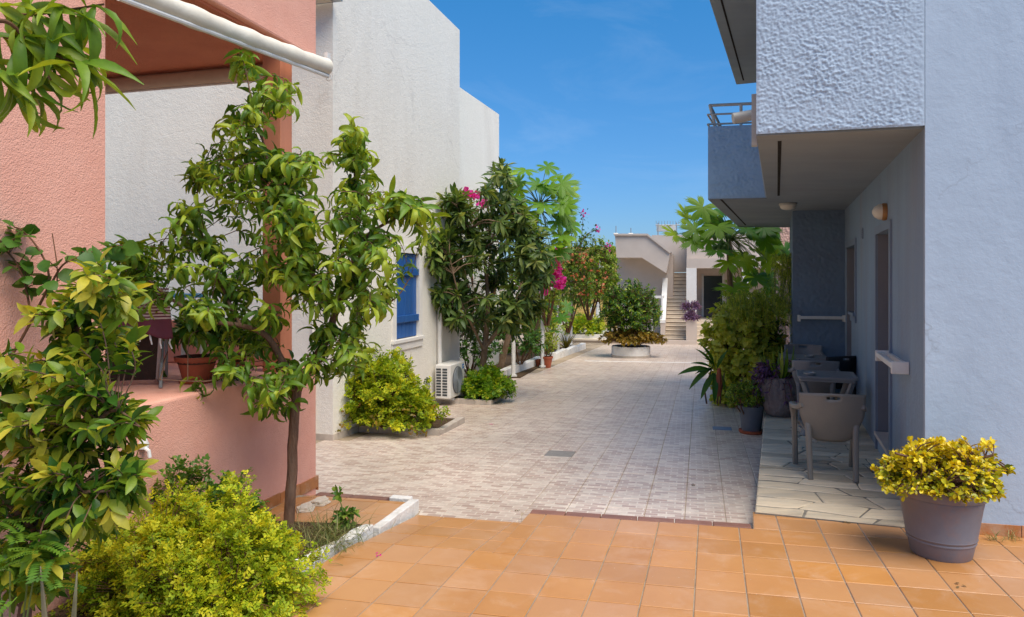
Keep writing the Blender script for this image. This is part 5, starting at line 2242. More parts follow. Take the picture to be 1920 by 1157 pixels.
tw = thing('striped_towel', tuple(dcp(0, -.3, .4)), 'purple and white striped towel with fringe draped over the deck chair', 'towel')
mb = MB()
vs, fs = [], []
NU, NV = 22, 16
hem = lambda u: .36 + .05 * math.sin(u * 4 + 1) + .05 * u
for j in range(NV + 1):
    v = j / NV
    for i in range(NU + 1):
        u = i / NU * 2 - 1
        z = hem(u) * (1 - v) + .735 * v
        fold = .018 * math.sin(u * 9 + v * 2) * (1 - v * .6)
        vs.append(tuple(dcp(u * (.27 + .02 * (1 - v)), -.03 - .24 * ((z - .04) / .62) - .035 + fold - (0 if v < .97 else -.05), z)))
for j in range(NV):
    for i in range(NU):
        a = j * (NU + 1) + i
        fs.append((a, a + 1, a + NU + 2, a + NU + 1))
mb.add(vs, fs)
solidify(mb.build('cloth', twm, tw, smooth=80), .006)
for k in range(9):
    u = -.95 + 1.9 * k / 8
    z = hem(u)
    a = dcp(u * .288, -.03 - .24 * ((z - .04) / .62) - .035, z)
    mb = MB()
    mb.tube([a, a + Vector((random.uniform(-.01, .01), 0, -.03)), a + Vector((random.uniform(-.02, .02), 0, -.075))], [.006, .007, .005], 6)
    mb.build('tassel', M['kerb_white'], tw)
bt = thing('porch_table', (-3.0, 6.15, .952), 'light blue topped table behind the deck chair on the porch', 'table')
q = Vector((-2.95, 6.2, .955))
mb = MB()
mb.box((q.x - .1, q.y, q.z + .66), (.75, .5, .03), .35)
bevel(mb.build('table_top', M['blue_cloth'], bt), .006, 1)
for sx_ in (-.3, .3):
    for sy_ in (-.18, .18):
        mb = MB()
        mb.tube([(q.x - .1 + sx_, q.y + sy_, q.z), (q.x - .1 + sx_, q.y + sy_, q.z + .642)], .018, 8)
        mb.build('leg', M['metal_white'], bt)
# white socket box on the pink wall
sk = PF(4.62) - ED * .02
t = thing('outdoor_tap', (sk.x, sk.y, .68), 'small white outdoor tap fitting on the pink porch base', 'tap')
mb = MB()
mb.lathe([(.03, -.03), (.034, 0), (.02, .03), (.004, .032)], (sk.x, sk.y, .70), 12)
mb.build('body', M['metal_white'], t, smooth=50)
mb = MB()
mb.tube([(sk.x, sk.y, .68), (sk.x + .05, sk.y - .03, .66), (sk.x + .055, sk.y - .03, .62)], .012, 8)
mb.build('spout', M['metal_white'], t)

# ================================================================== PLANTS
def pl3(pxs, Ys):
    if not hasattr(Ys, '__len__'):
        Ys = [Ys] * len(pxs)
    return [pt(x, y, Y) for (x, y), Y in zip(pxs, Ys)]


def plant(name, label, cat, base, limbs, tips, tpl, m, lk, bark='bark', crown='crown', trunk='trunk', group=None, extra=None, wob=0.0):
    """limbs: list of (points, r0, r1); tips: outer ends of twigs; lk: arguments of grow()"""
    t = thing(name, base, label, cat, group)
    mb = MB()
    samples = []
    for (pts_, r0, r1) in limbs:
        path, rad = limb(mb, pts_, r0, r1, 5, 8, wob)
        samples += path[len(path) // 4 if len(limbs) == 1 else 1:]
    lv = Leaves()
    sets = tips if isinstance(tips, dict) else {None: tips}
    grow(lv, mb, samples, tips, tpl, **lk)
    if extra:
        extra(lv)
    mb.build(trunk, M[bark], t, smooth=60)
    lv.build(crown, m, t)
    return t


def bushlimbs(base, c, r, n=7, r0=.016, r1=.006):
    out = []
    for k in range(n):
        a = 2 * math.pi * k / n + random.uniform(-.3, .3)
        e = (c[0] + r[0] * .5 * math.cos(a), c[1] + r[1] * .5 * math.sin(a), c[2] + r[2] * random.uniform(-.1, .35))
        b = (base[0] + .05 * math.cos(a), base[1] + .05 * math.sin(a), base[2])
        mid = ((b[0] + e[0]) / 2 + .05 * math.cos(a), (b[1] + e[1]) / 2 + .05 * math.sin(a), (b[2] + e[2]) / 2)
        out.append(([b, mid, e], r0, r1))
    return out


# ---- peach tree in the flower bed
PB = pt(542, 992, 5.5)
limbs = [
    (pl3([(540, 1000), (546, 900), (551, 800), (557, 735)], 5.5), .043, .036),
    (pl3([(557, 735), (580, 690), (610, 640), (632, 580)], [5.5, 5.48, 5.45, 5.42]), .034, .028),
    (pl3([(632, 580), (600, 540), (575, 490), (553, 430), (528, 370), (505, 310), (480, 215), (457, 118)], [5.42, 5.4, 5.35, 5.3, 5.3, 5.3, 5.3, 5.3]), .026, .004),
    (pl3([(632, 580), (650, 540), (672, 490), (690, 440), (740, 410), (795, 372)], [5.42, 5.35, 5.3, 5.25, 5.2, 5.15]), .026, .005),
    (pl3([(655, 530), (668, 420), (664, 320), (656, 228)], [5.36, 5.5, 5.6, 5.65]), .016, .004),
    (pl3([(557, 735), (530, 680), (500, 630), (450, 610), (390, 600), (320, 560), (250, 500)], [5.5, 5.45, 5.35, 5.25, 5.15, 5.1, 5.05]), .032, .006),
    (pl3([(450, 610), (400, 500), (375, 420), (370, 335)], [5.25, 5.5, 5.7, 5.8]), .016, .004),
    (pl3([(610, 640), (680, 600), (740, 560), (770, 520)], [5.45, 5.65, 5.8, 5.9]), .016, .004),
    (pl3([(557, 735), (520, 720), (440, 705), (385, 715), (300, 712)], [5.5, 5.35, 5.2, 5.12, 5.05]), .012, .003),
]
blobs = [(457, 132, 16, 20, 3), (476, 205, 22, 28, 4), (545, 180, 22, 22, 5), (432, 245, 26, 35, 6), (470, 300, 45, 34, 10), (560, 312, 48, 32, 9), (550, 420, 40, 50, 8), (555, 530, 45, 50, 9), (656, 238, 14, 20, 3), (640, 292, 40, 28, 7), (680, 300, 25, 35, 3),
         (378, 345, 45, 34, 9), (345, 415, 34, 45, 8), (500, 380, 65, 45, 14), (600, 385, 75, 55, 18), (700, 372, 55, 40, 10), (775, 385, 26, 24, 5), (808, 418, 12, 22, 4), (275, 490, 65, 40, 12), (400, 500, 70, 55, 13),
         (520, 480, 65, 55, 14), (640, 480, 85, 55, 20), (722, 470, 40, 40, 8), (245, 555, 34, 34, 5), (430, 585, 95, 45, 15), (580, 580, 60, 50, 9), (680, 580, 45, 46, 9), (722, 545, 20, 30, 3), (455, 665, 55, 32, 7),
         (650, 665, 45, 36, 8), (555, 690, 45, 30, 6), (500, 742, 45, 26, 8), (685, 640, 24, 30, 3), (295, 712, 9, 8, 1), (368, 736, 9, 8, 1), (420, 700, 26, 12, 3)]
tips = pxtips([(x, y, rx, ry, int(n * 1.3 + .5)) for x, y, rx, ry, n in blobs], 5.42, .75)
plant('peach_tree', 'young peach tree with drooping curled leaves in the flower bed', 'tree', tuple(PB), limbs, tips, T_LANCE, M['lf_peach'],
      dict(L=.158, nleaf=15, span=.25, a=.55, b=.9, droop=-.08, curl=2.4, tone=(.14, .58), tw=.0035, tipyel=.36, bow=.2, tonef=lambda p: .12 * max(0, p[2] - 1.9) + .10 * (p[0] > -1.1)), wob=.0025)

# ---- peach branch hanging in at the top left, its trunk outside the picture
t = thing('peach_tree', (-2.3, 1.55, -.05), 'peach branch with big bright leaves hanging in at the upper corner', 'tree')
mb = MB()
brs = []
for pxs in ([(-420, 250), (-150, -30), (20, 25), (100, 22), (195, 8)], [(-300, 110), (-80, 55), (30, 75), (95, 100), (165, 130)], [(-200, 60), (-60, 110), (10, 140), (45, 190)], [(-80, 60), (10, 40), (60, 95), (95, 150)]):
    path, _ = limb(mb, pl3(pxs, [2.0, 2.05, 2.1, 2.1, 2.1][:len(pxs)]), .008, .003, 6, 6)
    brs.append(path)
limb(mb, [(-2.3, 1.55, -.1), (-2.25, 1.6, 1.2), tuple(pt(-420, 250, 2.0))], .05, .02, 5, 8)
limb(mb, [tuple(pt(-420, 250, 2.0)), tuple(pt(-340, 180, 2.0)), tuple(pt(-300, 110, 2.0))], .015, .008, 4, 6)
mb.build('branch', M['twig'], t, smooth=60)
for path, n in zip(brs, (34, 28, 18, 18)):
    for k in range(n):
        u = .42 + .58 * (k + random.random()) / n
        i = min(int(u * (len(path) - 1)), len(path) - 2)
        p = path[i]
        dv_ = (path[i + 1] - path[i]).normalized()
        D = np.array([dv_.x * .6 + random.uniform(-.9, .9), random.uniform(-.6, .6), -.5 + random.uniform(-.5, 1.0)])
        lv = Leaves()
        lv.place(T_LANCE2, [tuple(p)], D, [random.uniform(-.6, .6), random.uniform(-1, .2), random.uniform(.3, 1)], random.uniform(.13, .23), random.uniform(.3, 2.9), random.uniform(.42, .82), .8)
        lv.build('leaf', M['lf_peach'], t)

# ---- citrus bush at the left edge
limbs = [(pl3([(40, 1190), (70, 1000), (95, 850), (110, 720), (150, 600), (190, 500)], 3.25), .030, .006),
         (pl3([(85, 900), (150, 830), (210, 770), (262, 800)], [3.25, 3.1, 3.0, 2.95]), .014, .004),
         (pl3([(95, 850), (40, 790), (0, 700), (-60, 640)], [3.25, 3.2, 3.2, 3.2]), .016, .005),
         (pl3([(110, 720), (160, 680), (200, 620), (225, 560)], [3.25, 3.35, 3.45, 3.5]), .012, .004),
         (pl3([(75, 980), (130, 930), (200, 920), (240, 910)], [3.25, 3.0, 2.9, 2.9]), .012, .004),
         (pl3([(70, 1000), (20, 950), (-40, 900), (-100, 850)], [3.25, 3.1, 3.0, 3.0]), .012, .004)]
blobs = [(185, 545, 75, 55, 17), (105, 590, 50, 30, 6), (40, 690, 50, 40, 10), (-60, 720, 60, 60, 8), (185, 640, 70, 55, 19), (60, 790, 75, 60, 18), (185, 770, 80, 60, 22), (255, 790, 26, 40, 6), (140, 880, 110, 55, 22), (235, 880, 30, 40, 6), (40, 930, 70, 60, 12),
         (130, 980, 60, 40, 8), (200, 960, 70, 40, 10), (250, 900, 30, 40, 6), (60, 1070, 90, 50, 14), (-60, 900, 60, 80, 8), (40, 1050, 60, 60, 6), (150, 700, 60, 40, 10)]
tips = pxtips([(x, y, rx, ry, int(n * 1.7)) for x, y, rx, ry, n in blobs], 3.2, .45)
cit = plant('citrus_bush', 'dark green citrus bush with yellow tinged leaves at the picture edge', 'shrub', tuple(pt(40, 1190, 3.25)), limbs, tips, T_CITRUS, M['lf_citrus'],
            dict(L=.098, nleaf=12, span=.13, a=.6, b=.85, droop=-.12, curl=.55, tone=(.02, .36), tw=.003, tipyel=.42, tonef=lambda p: .22 * (random.random() < .22)))
for _ in range(9):
    tp = random.choice(tips)
    mb = MB()
    mb.lathe([(.003, -.021), (.013, -.017), (.021, -.006), (.022, .003), (.015, .016), (.003, .021)], (tp[0], tp[1] - .05, tp[2] - .05), 12)
    mb.build('fruit', M['citrus_fruit'], cit, smooth=80)

# ---- round leaved climber above the citrus bush
limbs = [(pl3([(-70, 1100), (-40, 800), (60, 600), (92, 520), (60, 450), (10, 415)], 3.75), .010, .003),
         (pl3([(60, 600), (40, 510), (0, 460), (-40, 440)], 3.7), .006, .003),
         (pl3([(92, 540), (115, 500), (140, 485), (190, 468), (240, 470)], [3.75, 3.75, 3.78, 3.8, 3.8]), .006, .003)]
tips = pxtips([(20, 425, 34, 18, 5), (40, 460, 26, 20, 4), (25, 505, 26, 18, 3), (70, 490, 18, 18, 2), (70, 535, 22, 14, 3), (100, 545, 14, 10, 2), (130, 480, 10, 8, 1), (165, 470, 12, 8, 3), (215, 465, 20, 8, 4)], 3.72, .10)
plant('round_leaved_shrub', 'straggly shrub with round dark leaves against the pink pillar', 'shrub', tuple(pt(-70, 1100, 3.75)), limbs, tips, T_ROUND, M['lf_dark'],
      dict(L=.085, nleaf=3, span=.08, a=.3, b=.8, droop=-.35, curl=.4, tone=(.25, .5), tw=.003, tipyel=.1), 'twig')
mb = MB()
limb(mb, pl3([(106, 545), (107, 500), (98, 438)], 3.78), .004, .0025, 4, 5)
tag(mb.build('bare_twig', M['twig']), 'single bare twig sticking up in front of the pink pillar', 'twig')

# ---- lime green foreground bush
cB, rB = (-1.76, 4.16, -.16), (.60, .56, .57)
tips = ell(cB, rB, 900, .5, -.15, .30, 3) + ell((-2.25, 4.25, -.1), (.35, .4, .48), 200, .5, -.1, .2, 4) + ell((-1.38, 4.05, -.22), (.30, .36, .36), 200, .5, -.1, .3, 5) + ell((-1.95, 4.3, -.04), (.5, .4, .50), 120, .8, .1, .3, 55)
plant('lime_green_bush', 'dense lime green bush with feathery leaves filling the near flower bed', 'shrub', (cB[0], cB[1], -.09), bushlimbs((cB[0], cB[1], -.1), cB, rB, 12, .014, .005), tips, T_SPRIG, M['lf_geranium'],
      dict(L=.062, nleaf=9, span=.075, a=.6, b=.85, droop=.12, curl=.35, tone=(.12, .62), tw=.0022, tipyel=.32, tonef=lambda p: .22 * noise.noise(Vector(p) * 5)), 'twig')
# darker geranium behind it
c_, r_b = (-2.05, 4.75, .12), (.42, .3, .42)
plant('dark_geranium', 'darker leafy plant between the lime bush and the pink wall', 'shrub', (c_[0], c_[1], -.1), bushlimbs((c_[0], c_[1], -.1), c_, r_b, 6, .01, .004), ell(c_, r_b, 110, .5, -.1, .2, 6), T_SPRIG2, M['lf_dark'],
      dict(L=.085, nleaf=7, span=.07, a=.6, b=.8, droop=.05, curl=.3, tone=(.2, .75), tw=.002, tipyel=.2), 'twig')

# ---- fern and aloe at the lower left
fb_ = pt(20, 1010, 2.85)
t = thing('fern', (fb_.x, fb_.y, -.06), 'feathery green fern low at the picture edge', 'fern')
lv = Leaves()
for k in range(46):
    a = random.uniform(0, 6.28)
    el = random.uniform(.1, 1.1)
    D = [math.cos(a) * math.cos(el), math.sin(a) * math.cos(el), math.sin(el)]
    lv.place(T_FERN, [(fb_.x + random.gauss(0, .1), fb_.y + random.gauss(0, .08), fb_.z - .16 + random.uniform(-.1, .16))], D, [0, 0, 1], random.uniform(.12, .24), random.uniform(.6, 1.8), random.uniform(.2, .6))
lv.build('fronds', M['lf_fern'], t)
mb = MB()
for k in range(5):
    a = k * 1.3
    limb(mb, [(fb_.x, fb_.y, -.08), (fb_.x + .03 * math.cos(a), fb_.y + .03 * math.sin(a), .2), (fb_.x + .1 * math.cos(a), fb_.y + .08 * math.sin(a), fb_.z - .1)], .006, .003, 3, 5)
mb.build('stem', M['green_stem'], t)
ab = pt(110, 1240, 2.75)
t = thing('aloe', (ab.x, ab.y, -.06), 'aloe with long pale pointed blades at the bottom edge', 'aloe')
for (px, py, L_a, tilt) in ((82, 1058, .0, 0), (154, 1065, 0, 0), (8, 1135, 0, 0)):
    tipp = pt(px, py, 2.72 + random.uniform(-.05, .05))
    b0 = Vector((ab.x + (tipp.x - ab.x) * .15, ab.y, -.07))
    d = tipp - b0
    lv = Leaves()
    lv.place(blade(6, .05, .22, .55, .002, .045), [tuple(b0)], tuple(d), (-d.x * .3, -1, .3), d.length, random.uniform(-.55, .5), random.uniform(.1, .7))
    o = lv.build('blade', M['lf_aloe'], t)
    solidify(o, .006)

# ---- weeds, grass and seedling by the white kerb
def grass(name, label, c, r, n, L, m='lf_grass', tone=(0, .8), cat='grass', kind='stuff', z=None, spread=.8):
    lv = Leaves()
    P = np.stack([c[0] + RNG.normal(0, r[0], n), c[1] + RNG.normal(0, r[1], n), np.zeros(n)], 1)
    P[:, 2] = [(z or (lambda x, y: zo(x, y) + .01))(x, y) for x, y in P[:, :2]]
    D = RNG.normal(size=(n, 3)) * spread
    D[:, 2] = np.abs(D[:, 2]) + .5
    lv.place(T_GRASS, P, D, np.array([0, 0, 1.0]), L * RNG.uniform(.5, 1.3, n), RNG.uniform(.3, 2.2, n), RNG.uniform(*tone, n), 1.0)
    return tag(lv.build(name, M[m]), label, cat, kind=kind)


grass('weeds', 'wiry grass and dry weeds spilling over the white kerb', (-1.30, 5.18), (.10, .20), 520, .16)
grass('dry_grass', 'dry grass tufts in the bed beside the peach trunk', (-1.62, 5.35), (.22, .10), 260, .11, tone=(.3, 1))
sb = pt(650, 985, 5.42)
limbs = [(pl3([(648, 985), (641, 950), (632, 925)], 5.42), .006, .003)]
tips = pxtips([(632, 922, 14, 8, 3), (655, 968, 20, 12, 9), (640, 982, 26, 12, 9)], 5.42, .1)
plant('seedling', 'small leafy seedling growing at the corner of the white kerb', 'plant', (sb.x, sb.y, zo(0, 5.42)), limbs, tips, T_OVAL, M['lf_dark'], dict(L=.062, nleaf=7, span=.05, a=.5, b=.9, droop=.1, curl=.4, tone=(.35, .8), tw=.002, tipyel=.1), 'green_stem')
for (x, y, lb) in ((3.45, 5.16, 'weed tuft growing at the foot of the pale blue wall'), (3.60, 5.18, 'smaller dry weed beside the blue wall weed tuft')):
    lv = Leaves()
    n = 26
    P = np.stack([x + RNG.normal(0, .025, n), y + RNG.normal(0, .015, n), np.full(n, zo(0, y) + .004)], 1)
    D = RNG.normal(size=(n, 3)) * .6
    D[:, 2] = np.abs(D[:, 2]) + .5
    lv.place(T_GRASS, P, D, (0, 0, 1), .10 * RNG.uniform(.5, 1.3, n), RNG.uniform(.2, 1.4, n), RNG.uniform(.2, 1, n), 1.6)
    tag(lv.build('weed', M['lf_grass']), lb, 'weed')
# broken tile pieces on the landing
for k, (px, py, w_) in enumerate(((600, 944, .22), (573, 956, .20))):
    p = pt(px, py, 1350 * 1.75 / (py - 556))
    mb = MB()
    for q in range(3):
        a = random.uniform(0, 3)
        mb.prism([(p.x + w_ * (.5 - .1 * q) * math.cos(a + s_) * random.uniform(.7, 1.1), p.y + .11 * math.sin(a + s_) * random.uniform(.7, 1.1)) for s_ in (0, 1.2, 2.4, 3.6, 4.9)], p.z + .003 + .012 * q, p.z + .013 + .012 * q)
    tag(mb.build('broken_tile', M['pale_chip']), ['pile of broken pale tile pieces on the orange landing', 'flat broken pale tile beside the peach trunk'][k], 'tile')

# ---- plants in the ledge pots
for c, lb, n, s in ((PP1, 'leafy plant with large glossy leaves in the wide terracotta pot', 30, 1.0), (PP2, 'leafy plant in the smaller terracotta pot', 18, .8)):
    cc_ = (c[0], c[1], c[2] + .38 * s)
    plant('pot_plant', lb, 'plant', (c[0], c[1], c[2] + .18), bushlimbs((c[0], c[1], c[2] + .17 * s), cc_, (.2, .2, .2), 4, .007, .004), ell(cc_, (.24 * s, .22 * s, .20 * s), n, .4, -.4, .1), T_CITRUS, M['lf_citrus'],
          dict(L=.15 * s, nleaf=6, span=.1, a=.4, b=.9, droop=-.25, curl=.8, tone=(.08, .35), tw=.003, tipyel=.05), 'green_stem')

# ---- bush by the white house
c1_, r1_ = (-1.78, 10.10, -.12), (.66, .50, .40)
tips = ell(c1_, r1_, 430, .5, -.2, .38, 11) + ell((-1.82, 10.2, .22), (.45, .42, .50), 230, .5, -.2, .4, 12) + ell((-1.78, 10.0, .0), (.66, .5, .5), 60, .9, 0, .3, 14)
yg = plant('yellow_green_bush', 'yellow green bush against the foot of the white house', 'shrub', (-1.7, 10.1, zgy(10.1)), bushlimbs((-1.7, 10.15, zgy(10)), c1_, r1_, 9, .02, .006), tips, T_SPRIG2, M['lf_geranium'],
      dict(L=.105, nleaf=8, span=.10, a=.6, b=.85, droop=.08, curl=.3, tone=(-.05, .5), tw=.003, tipyel=.3, tonef=lambda p: .35 * noise.noise(Vector(p) * 3.2)), 'twig')
lv = Leaves()
for q_ in ell((-1.75, 9.95, -.2), (.72, .45, .34), 46, .8, -.3, .2, 15):
    P = np.array([q_] * 9) + RNG.normal(size=(9, 3)) * .035
    lv.place(T_OVAL, P, RNG.normal(size=P.shape), RNG.normal(size=P.shape) + [0, 0, .6], .06, .8, RNG.uniform(0, 1, 9))
lv.build('dry_leaves', M['lf_rust'], yg)
c1_, r1_ = (-.46, 13.25, -.26), (.46, .40, .34)
plant('geranium_bush', 'low green geranium bush beside the air conditioner', 'shrub', (-.56, 13.3, zgy(13.3)), bushlimbs((-.56, 13.3, zgy(13.3)), c1_, r1_, 7, .014, .005), ell(c1_, r1_, 330, .55, -.3, .2, 13), T_SPRIG2, M['lf_papaya'],
      dict(L=.11, nleaf=7, span=.1, a=.6, b=.85, droop=.05, curl=.3, tone=(.15, .6), tw=.003, tipyel=.25), 'twig')

# ---- loquat
Yl = 13.75
limbs = [(pl3([(902, 745), (906, 680), (912, 620), (915, 560), (908, 480)], Yl), .075, .03),
         (pl3([(909, 660), (885, 610), (862, 560), (842, 480)], [Yl, Yl - .4, Yl - .7, Yl - .9]), .03, .010),
         (pl3([(910, 650), (945, 605), (975, 555), (1000, 490)], [Yl, Yl - .1, Yl, Yl + .1]), .045, .015),
         (pl3([(914, 580), (935, 500), (942, 420), (936, 335)], [Yl, Yl + .2, Yl + .2, Yl + .2]), .03, .01),
         (pl3([(908, 480), (880, 430), (855, 385)], [Yl, Yl - .3, Yl - .7]), .018, .007)]
blobs = [(936, 330, 18, 20, 4), (928, 365, 30, 22, 6), (850, 378, 26, 16, 5), (880, 420, 50, 30, 12), (955, 405, 42, 34, 11), (832, 470, 28, 44, 13), (900, 490, 55, 45, 16), (985, 465, 42, 45, 13), (1012, 500, 22, 40, 8), (845, 550, 34, 40, 13), (930, 570, 55, 34, 12), (1000, 560, 32, 34, 7), (870, 600, 34, 24, 6), (960, 610, 30, 18, 4)]
plant('loquat_tree', 'loquat tree with rosettes of long dark leaves by the white house corner', 'tree', tuple(pt(902, 745, Yl)), limbs, pxtips([(x, y, rx, ry, int(n * 1.8)) for x, y, rx, ry, n in blobs], Yl - .15, .85, wall_clear), T_LOQUAT, M['lf_loquat'],
      dict(L=.26, nleaf=24, span=.16, a=.5, b=.9, droop=-.18, curl=.7, tone=(.08, .42), tw=.010, tipyel=.42), 'bark_pale')


# ---- papayas
def papaya(name, label, base, top, leaves_px, Y, R, fruit=None, m='lf_papaya', lean=None, tone=(.25, .75)):
    t = thing(name, base, label, 'papaya')
    mb = MB()
    mid = (Vector(base) + Vector(top)) / 2 + Vector((random.uniform(-.1, .1), 0, 0))
    limb(mb, [base, mid, top], .085, .05, 6, 10)
    tr = mb.build('trunk', M['bark_pale'], t, smooth=60)
    pet = MB()
    T = Vector(top)
    for (px, py, dy, s) in leaves_px:
        c = pt(px, py, Y + dy)
        out = (c - T)
        path = smooth_path([T + Vector((0, 0, random.uniform(-.15, .05))), (T + c) / 2 + Vector((0, 0, .12)), c], 4)
        pet.tube(path, [.012] * 4 + [.008] * 5, 5)
        lv = Leaves()
        oh = Vector((out.x, out.y - .35, 0))
        oh = oh.normalized() if oh.length > .05 else Vector((0, -1, 0))
        D = np.array([oh.x * .8, oh.y * .8, -.30 + random.uniform(-.25, .3)]) + RNG.normal(size=3) * .2
        N = np.array([oh.x * .3, -.85, .62]) + RNG.normal(size=3) * .18
        lv.place(random.choice(T_PALM), [tuple(c)], D, N, R * s * random.uniform(.8, 1.1), random.uniform(.1, .5), random.uniform(*tone))
        lv.build('leaf', M[m], t)
    pet.build('petioles', M['green_stem'], t)
    if fruit:
        for (px, py, r) in fruit:
            q = pt(px, py, Y - .15 + random.uniform(-.1, .1))
            mb = MB()
            mb.lathe([(.004, -r * 1.3), (r * .6, -r * .95), (r, -.2 * r), (r * .9, .5 * r), (r * .45, r), (.004, r * 1.1)], tuple(q), 14)
            mb.build('fruit', M['fruit'], t, smooth=80)
    return t


Yp = 18.3
lv_px = [(985, 318, 0, 1), (1025, 312, .3, 1), (1052, 345, .1, 1.05), (1060, 385, -.2, 1), (1045, 415, 0, 1), (1010, 345, -.4, 1), (975, 355, .4, 1), (1020, 385, -.6, 1), (990, 400, -.5, 1), (1050, 445, .2, .9), (1030, 335, -.4, .9), (960, 330, .5, .9), (1065, 415, .3, .9), (1000, 440, .3, 1), (1035, 460, -.2, .9), (1062, 360, .4, .9), (970, 385, .2, .9), (1015, 425, -.3, .9)]
lv_px = lv_px + [(x + random.uniform(-16, 8), y + random.uniform(0, 40), random.uniform(-.3, .6), .85) for x, y, a, b in lv_px]
papaya('papaya_tree', 'tall papaya tree behind the loquat with bright lobed leaves', tuple(pt(938, 690, Yp)), tuple(pt(1012, 385, Yp)), lv_px, Yp, .46)
lv_px = [(1030, 570, 0, .9), (1050, 595, -.3, .9), (1000, 600, .2, .8), (985, 570, .1, .8), (1062, 575, .3, .8), (1040, 620, -.2, .7), (1005, 650, -.4, .8), (985, 625, .1, .7), (1020, 600, -.4, .8)]
papaya('papaya_tree', 'young papaya with dark lobed leaves among the pergola posts', tuple(pt(990, 690, 20.9)), tuple(pt(1015, 585, 20.9)), lv_px, 20.9, .42, tone=(.0, .4))
Yr = 16.0
lv_px = [(1318, 388, 0, 1), (1290, 410, .2, 1), (1350, 395, .2, 1), (1268, 440, 0, .95), (1305, 430, -.3, 1), (1345, 425, -.4, 1), (1300, 452, -.4, .9), (1345, 470, -.6, 1.0), (1365, 490, -.7, 1.05), (1400, 430, -.2, 1), (1430, 440, .2, 1), (1450, 460, .3, .9), (1410, 465, -.5, 1), (1375, 540, -.4, .95), (1440, 490, 0, .9), (1385, 400, .3, 1), (1330, 450, .3, .9), (1420, 410, .4, .9), (1380, 530, .2, .9), (1415, 520, .3, .9), (1455, 435, .5, .8), (1330, 410, .5, .9), (1395, 490, .5, .9), (1438, 540, .5, .9)]
fr_ = [(1355 + random.uniform(-16, 16), 452 + random.uniform(-16, 14), random.uniform(.055, .075)) for _ in range(16)]
papaya('papaya_tree', 'fruiting papaya tree with large lobed leaves beyond the blue balcony', tuple(pt(1385, 700, Yr)), tuple(pt(1366, 440, Yr)), lv_px + [(x + random.uniform(0, 30), y + random.uniform(-8, 40), random.uniform(-.3, .9), .85) for x, y, a, b in lv_px if x > 1330], Yr, .47, fr_)

# ---- bougainvillea and shrubs on the left side
def bush(name, label, c, r, n, tpl, m, L, nleaf=7, tone=(.1, .6), seed=None, cat='shrub', tw=.004, shell=.45, bark='twig', zmin=-.6, droop=0.0, flowers=None, curl=.4, span=None, tipyel=.2, stems=6):
    t = plant(name, label, cat, (c[0], c[1], c[2] - r[2]), bushlimbs((c[0], c[1], c[2] - r[2]), c, r, stems, .02 * r[2] + .006, .006), ell(c, r, n, shell, zmin, .2, seed), tpl, m,
              dict(L=L, nleaf=nleaf, span=span or L * 1.1, a=.5, b=.85, droop=droop, curl=curl, tone=tone, tw=tw, tipyel=tipyel), bark)
    if flowers:
        fl_ = Leaves()
        for (px, py, rx, ry, k, Y) in flowers[1]:
            pts_ = np.array(pxtips([(px, py, rx, ry, k)], Y, .3))
            D = RNG.normal(size=pts_.shape)
            for s_ in range(3):
                fl_.place(T_ROUND, pts_, D + RNG.normal(size=pts_.shape) * .8, RNG.normal(size=pts_.shape), flowers[2], .4, RNG.uniform(.1, .8, len(pts_)), 1)
        tag(fl_.build('flowers', M[flowers[0]], t), kind='stuff')
    return t


bush('bougainvillea', 'magenta bougainvillea climbing behind the loquat crown', tuple(pt(905, 480, 16.8)), (1.0, .7, 1.6), 260, T_OVAL, M['lf_dark'], .10, 7, (.2, .7), 21, flowers=('flower_mag', [(880, 366, 20, 8, 70, 16.3), (905, 380, 10, 8, 22, 16.2), (872, 360, 8, 5, 18, 16.2)], .075))
bush('bougainvillea', 'magenta bougainvillea hanging beside the pergola post', tuple(pt(1025, 530, 20.2)), (.55, .5, 1.2), 200, T_OVAL, M['lf_vine'], .09, 7, (.1, .5), 22, flowers=('flower_mag', [(1040, 500, 11, 18, 80, 19.3), (1050, 528, 10, 12, 70, 19.3), (1022, 544, 9, 8, 30, 19.3), (1048, 468, 7, 6, 20, 19.3), (1035, 520, 10, 8, 30, 19.3)], .085))
c_ = tuple(pt(1105, 520, 27))
bush('orange_bougainvillea', 'rambling shrub dotted with orange flowers left of the stair house', c_, (1.25, .9, 1.6), 620, T_OVAL, M['lf_vine'], .12, 7, (.0, .5), 23, flowers=('flower_org', [(1105, 515, 34, 45, 44, 26.3), (1080, 490, 26, 30, 20, 26.3), (1125, 540, 20, 26, 14, 26.3)], .08))
# its long bare shoots against the sky
t = thing('flower_shoots', tuple(pt(1085, 470, 26.8)), 'long flowering shoots rising against the sky', 'shoots')
mb = MB()
lv, fv = Leaves(), Leaves()
for pxs in ([(1085, 500), (1090, 450), (1094, 400)], [(1080, 470), (1100, 440), (1122, 430)], [(1070, 480), (1072, 445), (1068, 420)], [(1100, 490), (1118, 470), (1140, 462)]):
    path, _ = limb(mb, pl3(pxs, 26.6), .018, .008, 5, 5)
    P = np.array([list(p) for p in path for _ in range(5)]) + RNG.normal(size=(len(path) * 5, 3)) * .06
    lv.place(T_OVAL, P, RNG.normal(size=P.shape), RNG.normal(size=P.shape) + [0, 0, 1], .11, .4, RNG.uniform(.1, .7, len(P)))
    e = np.array([list(path[-1])] * 12) + RNG.normal(size=(12, 3)) * .06
    fv.place(T_ROUND, e, RNG.normal(size=e.shape), RNG.normal(size=e.shape), .1, .4, RNG.uniform(.4, .9, 12))
mb.build('stem', M['twig'], t)
lv.build('leaves', M['lf_dark'], t)
tag(fv.build('flowers', M['flower_mag'], t), kind='stuff')
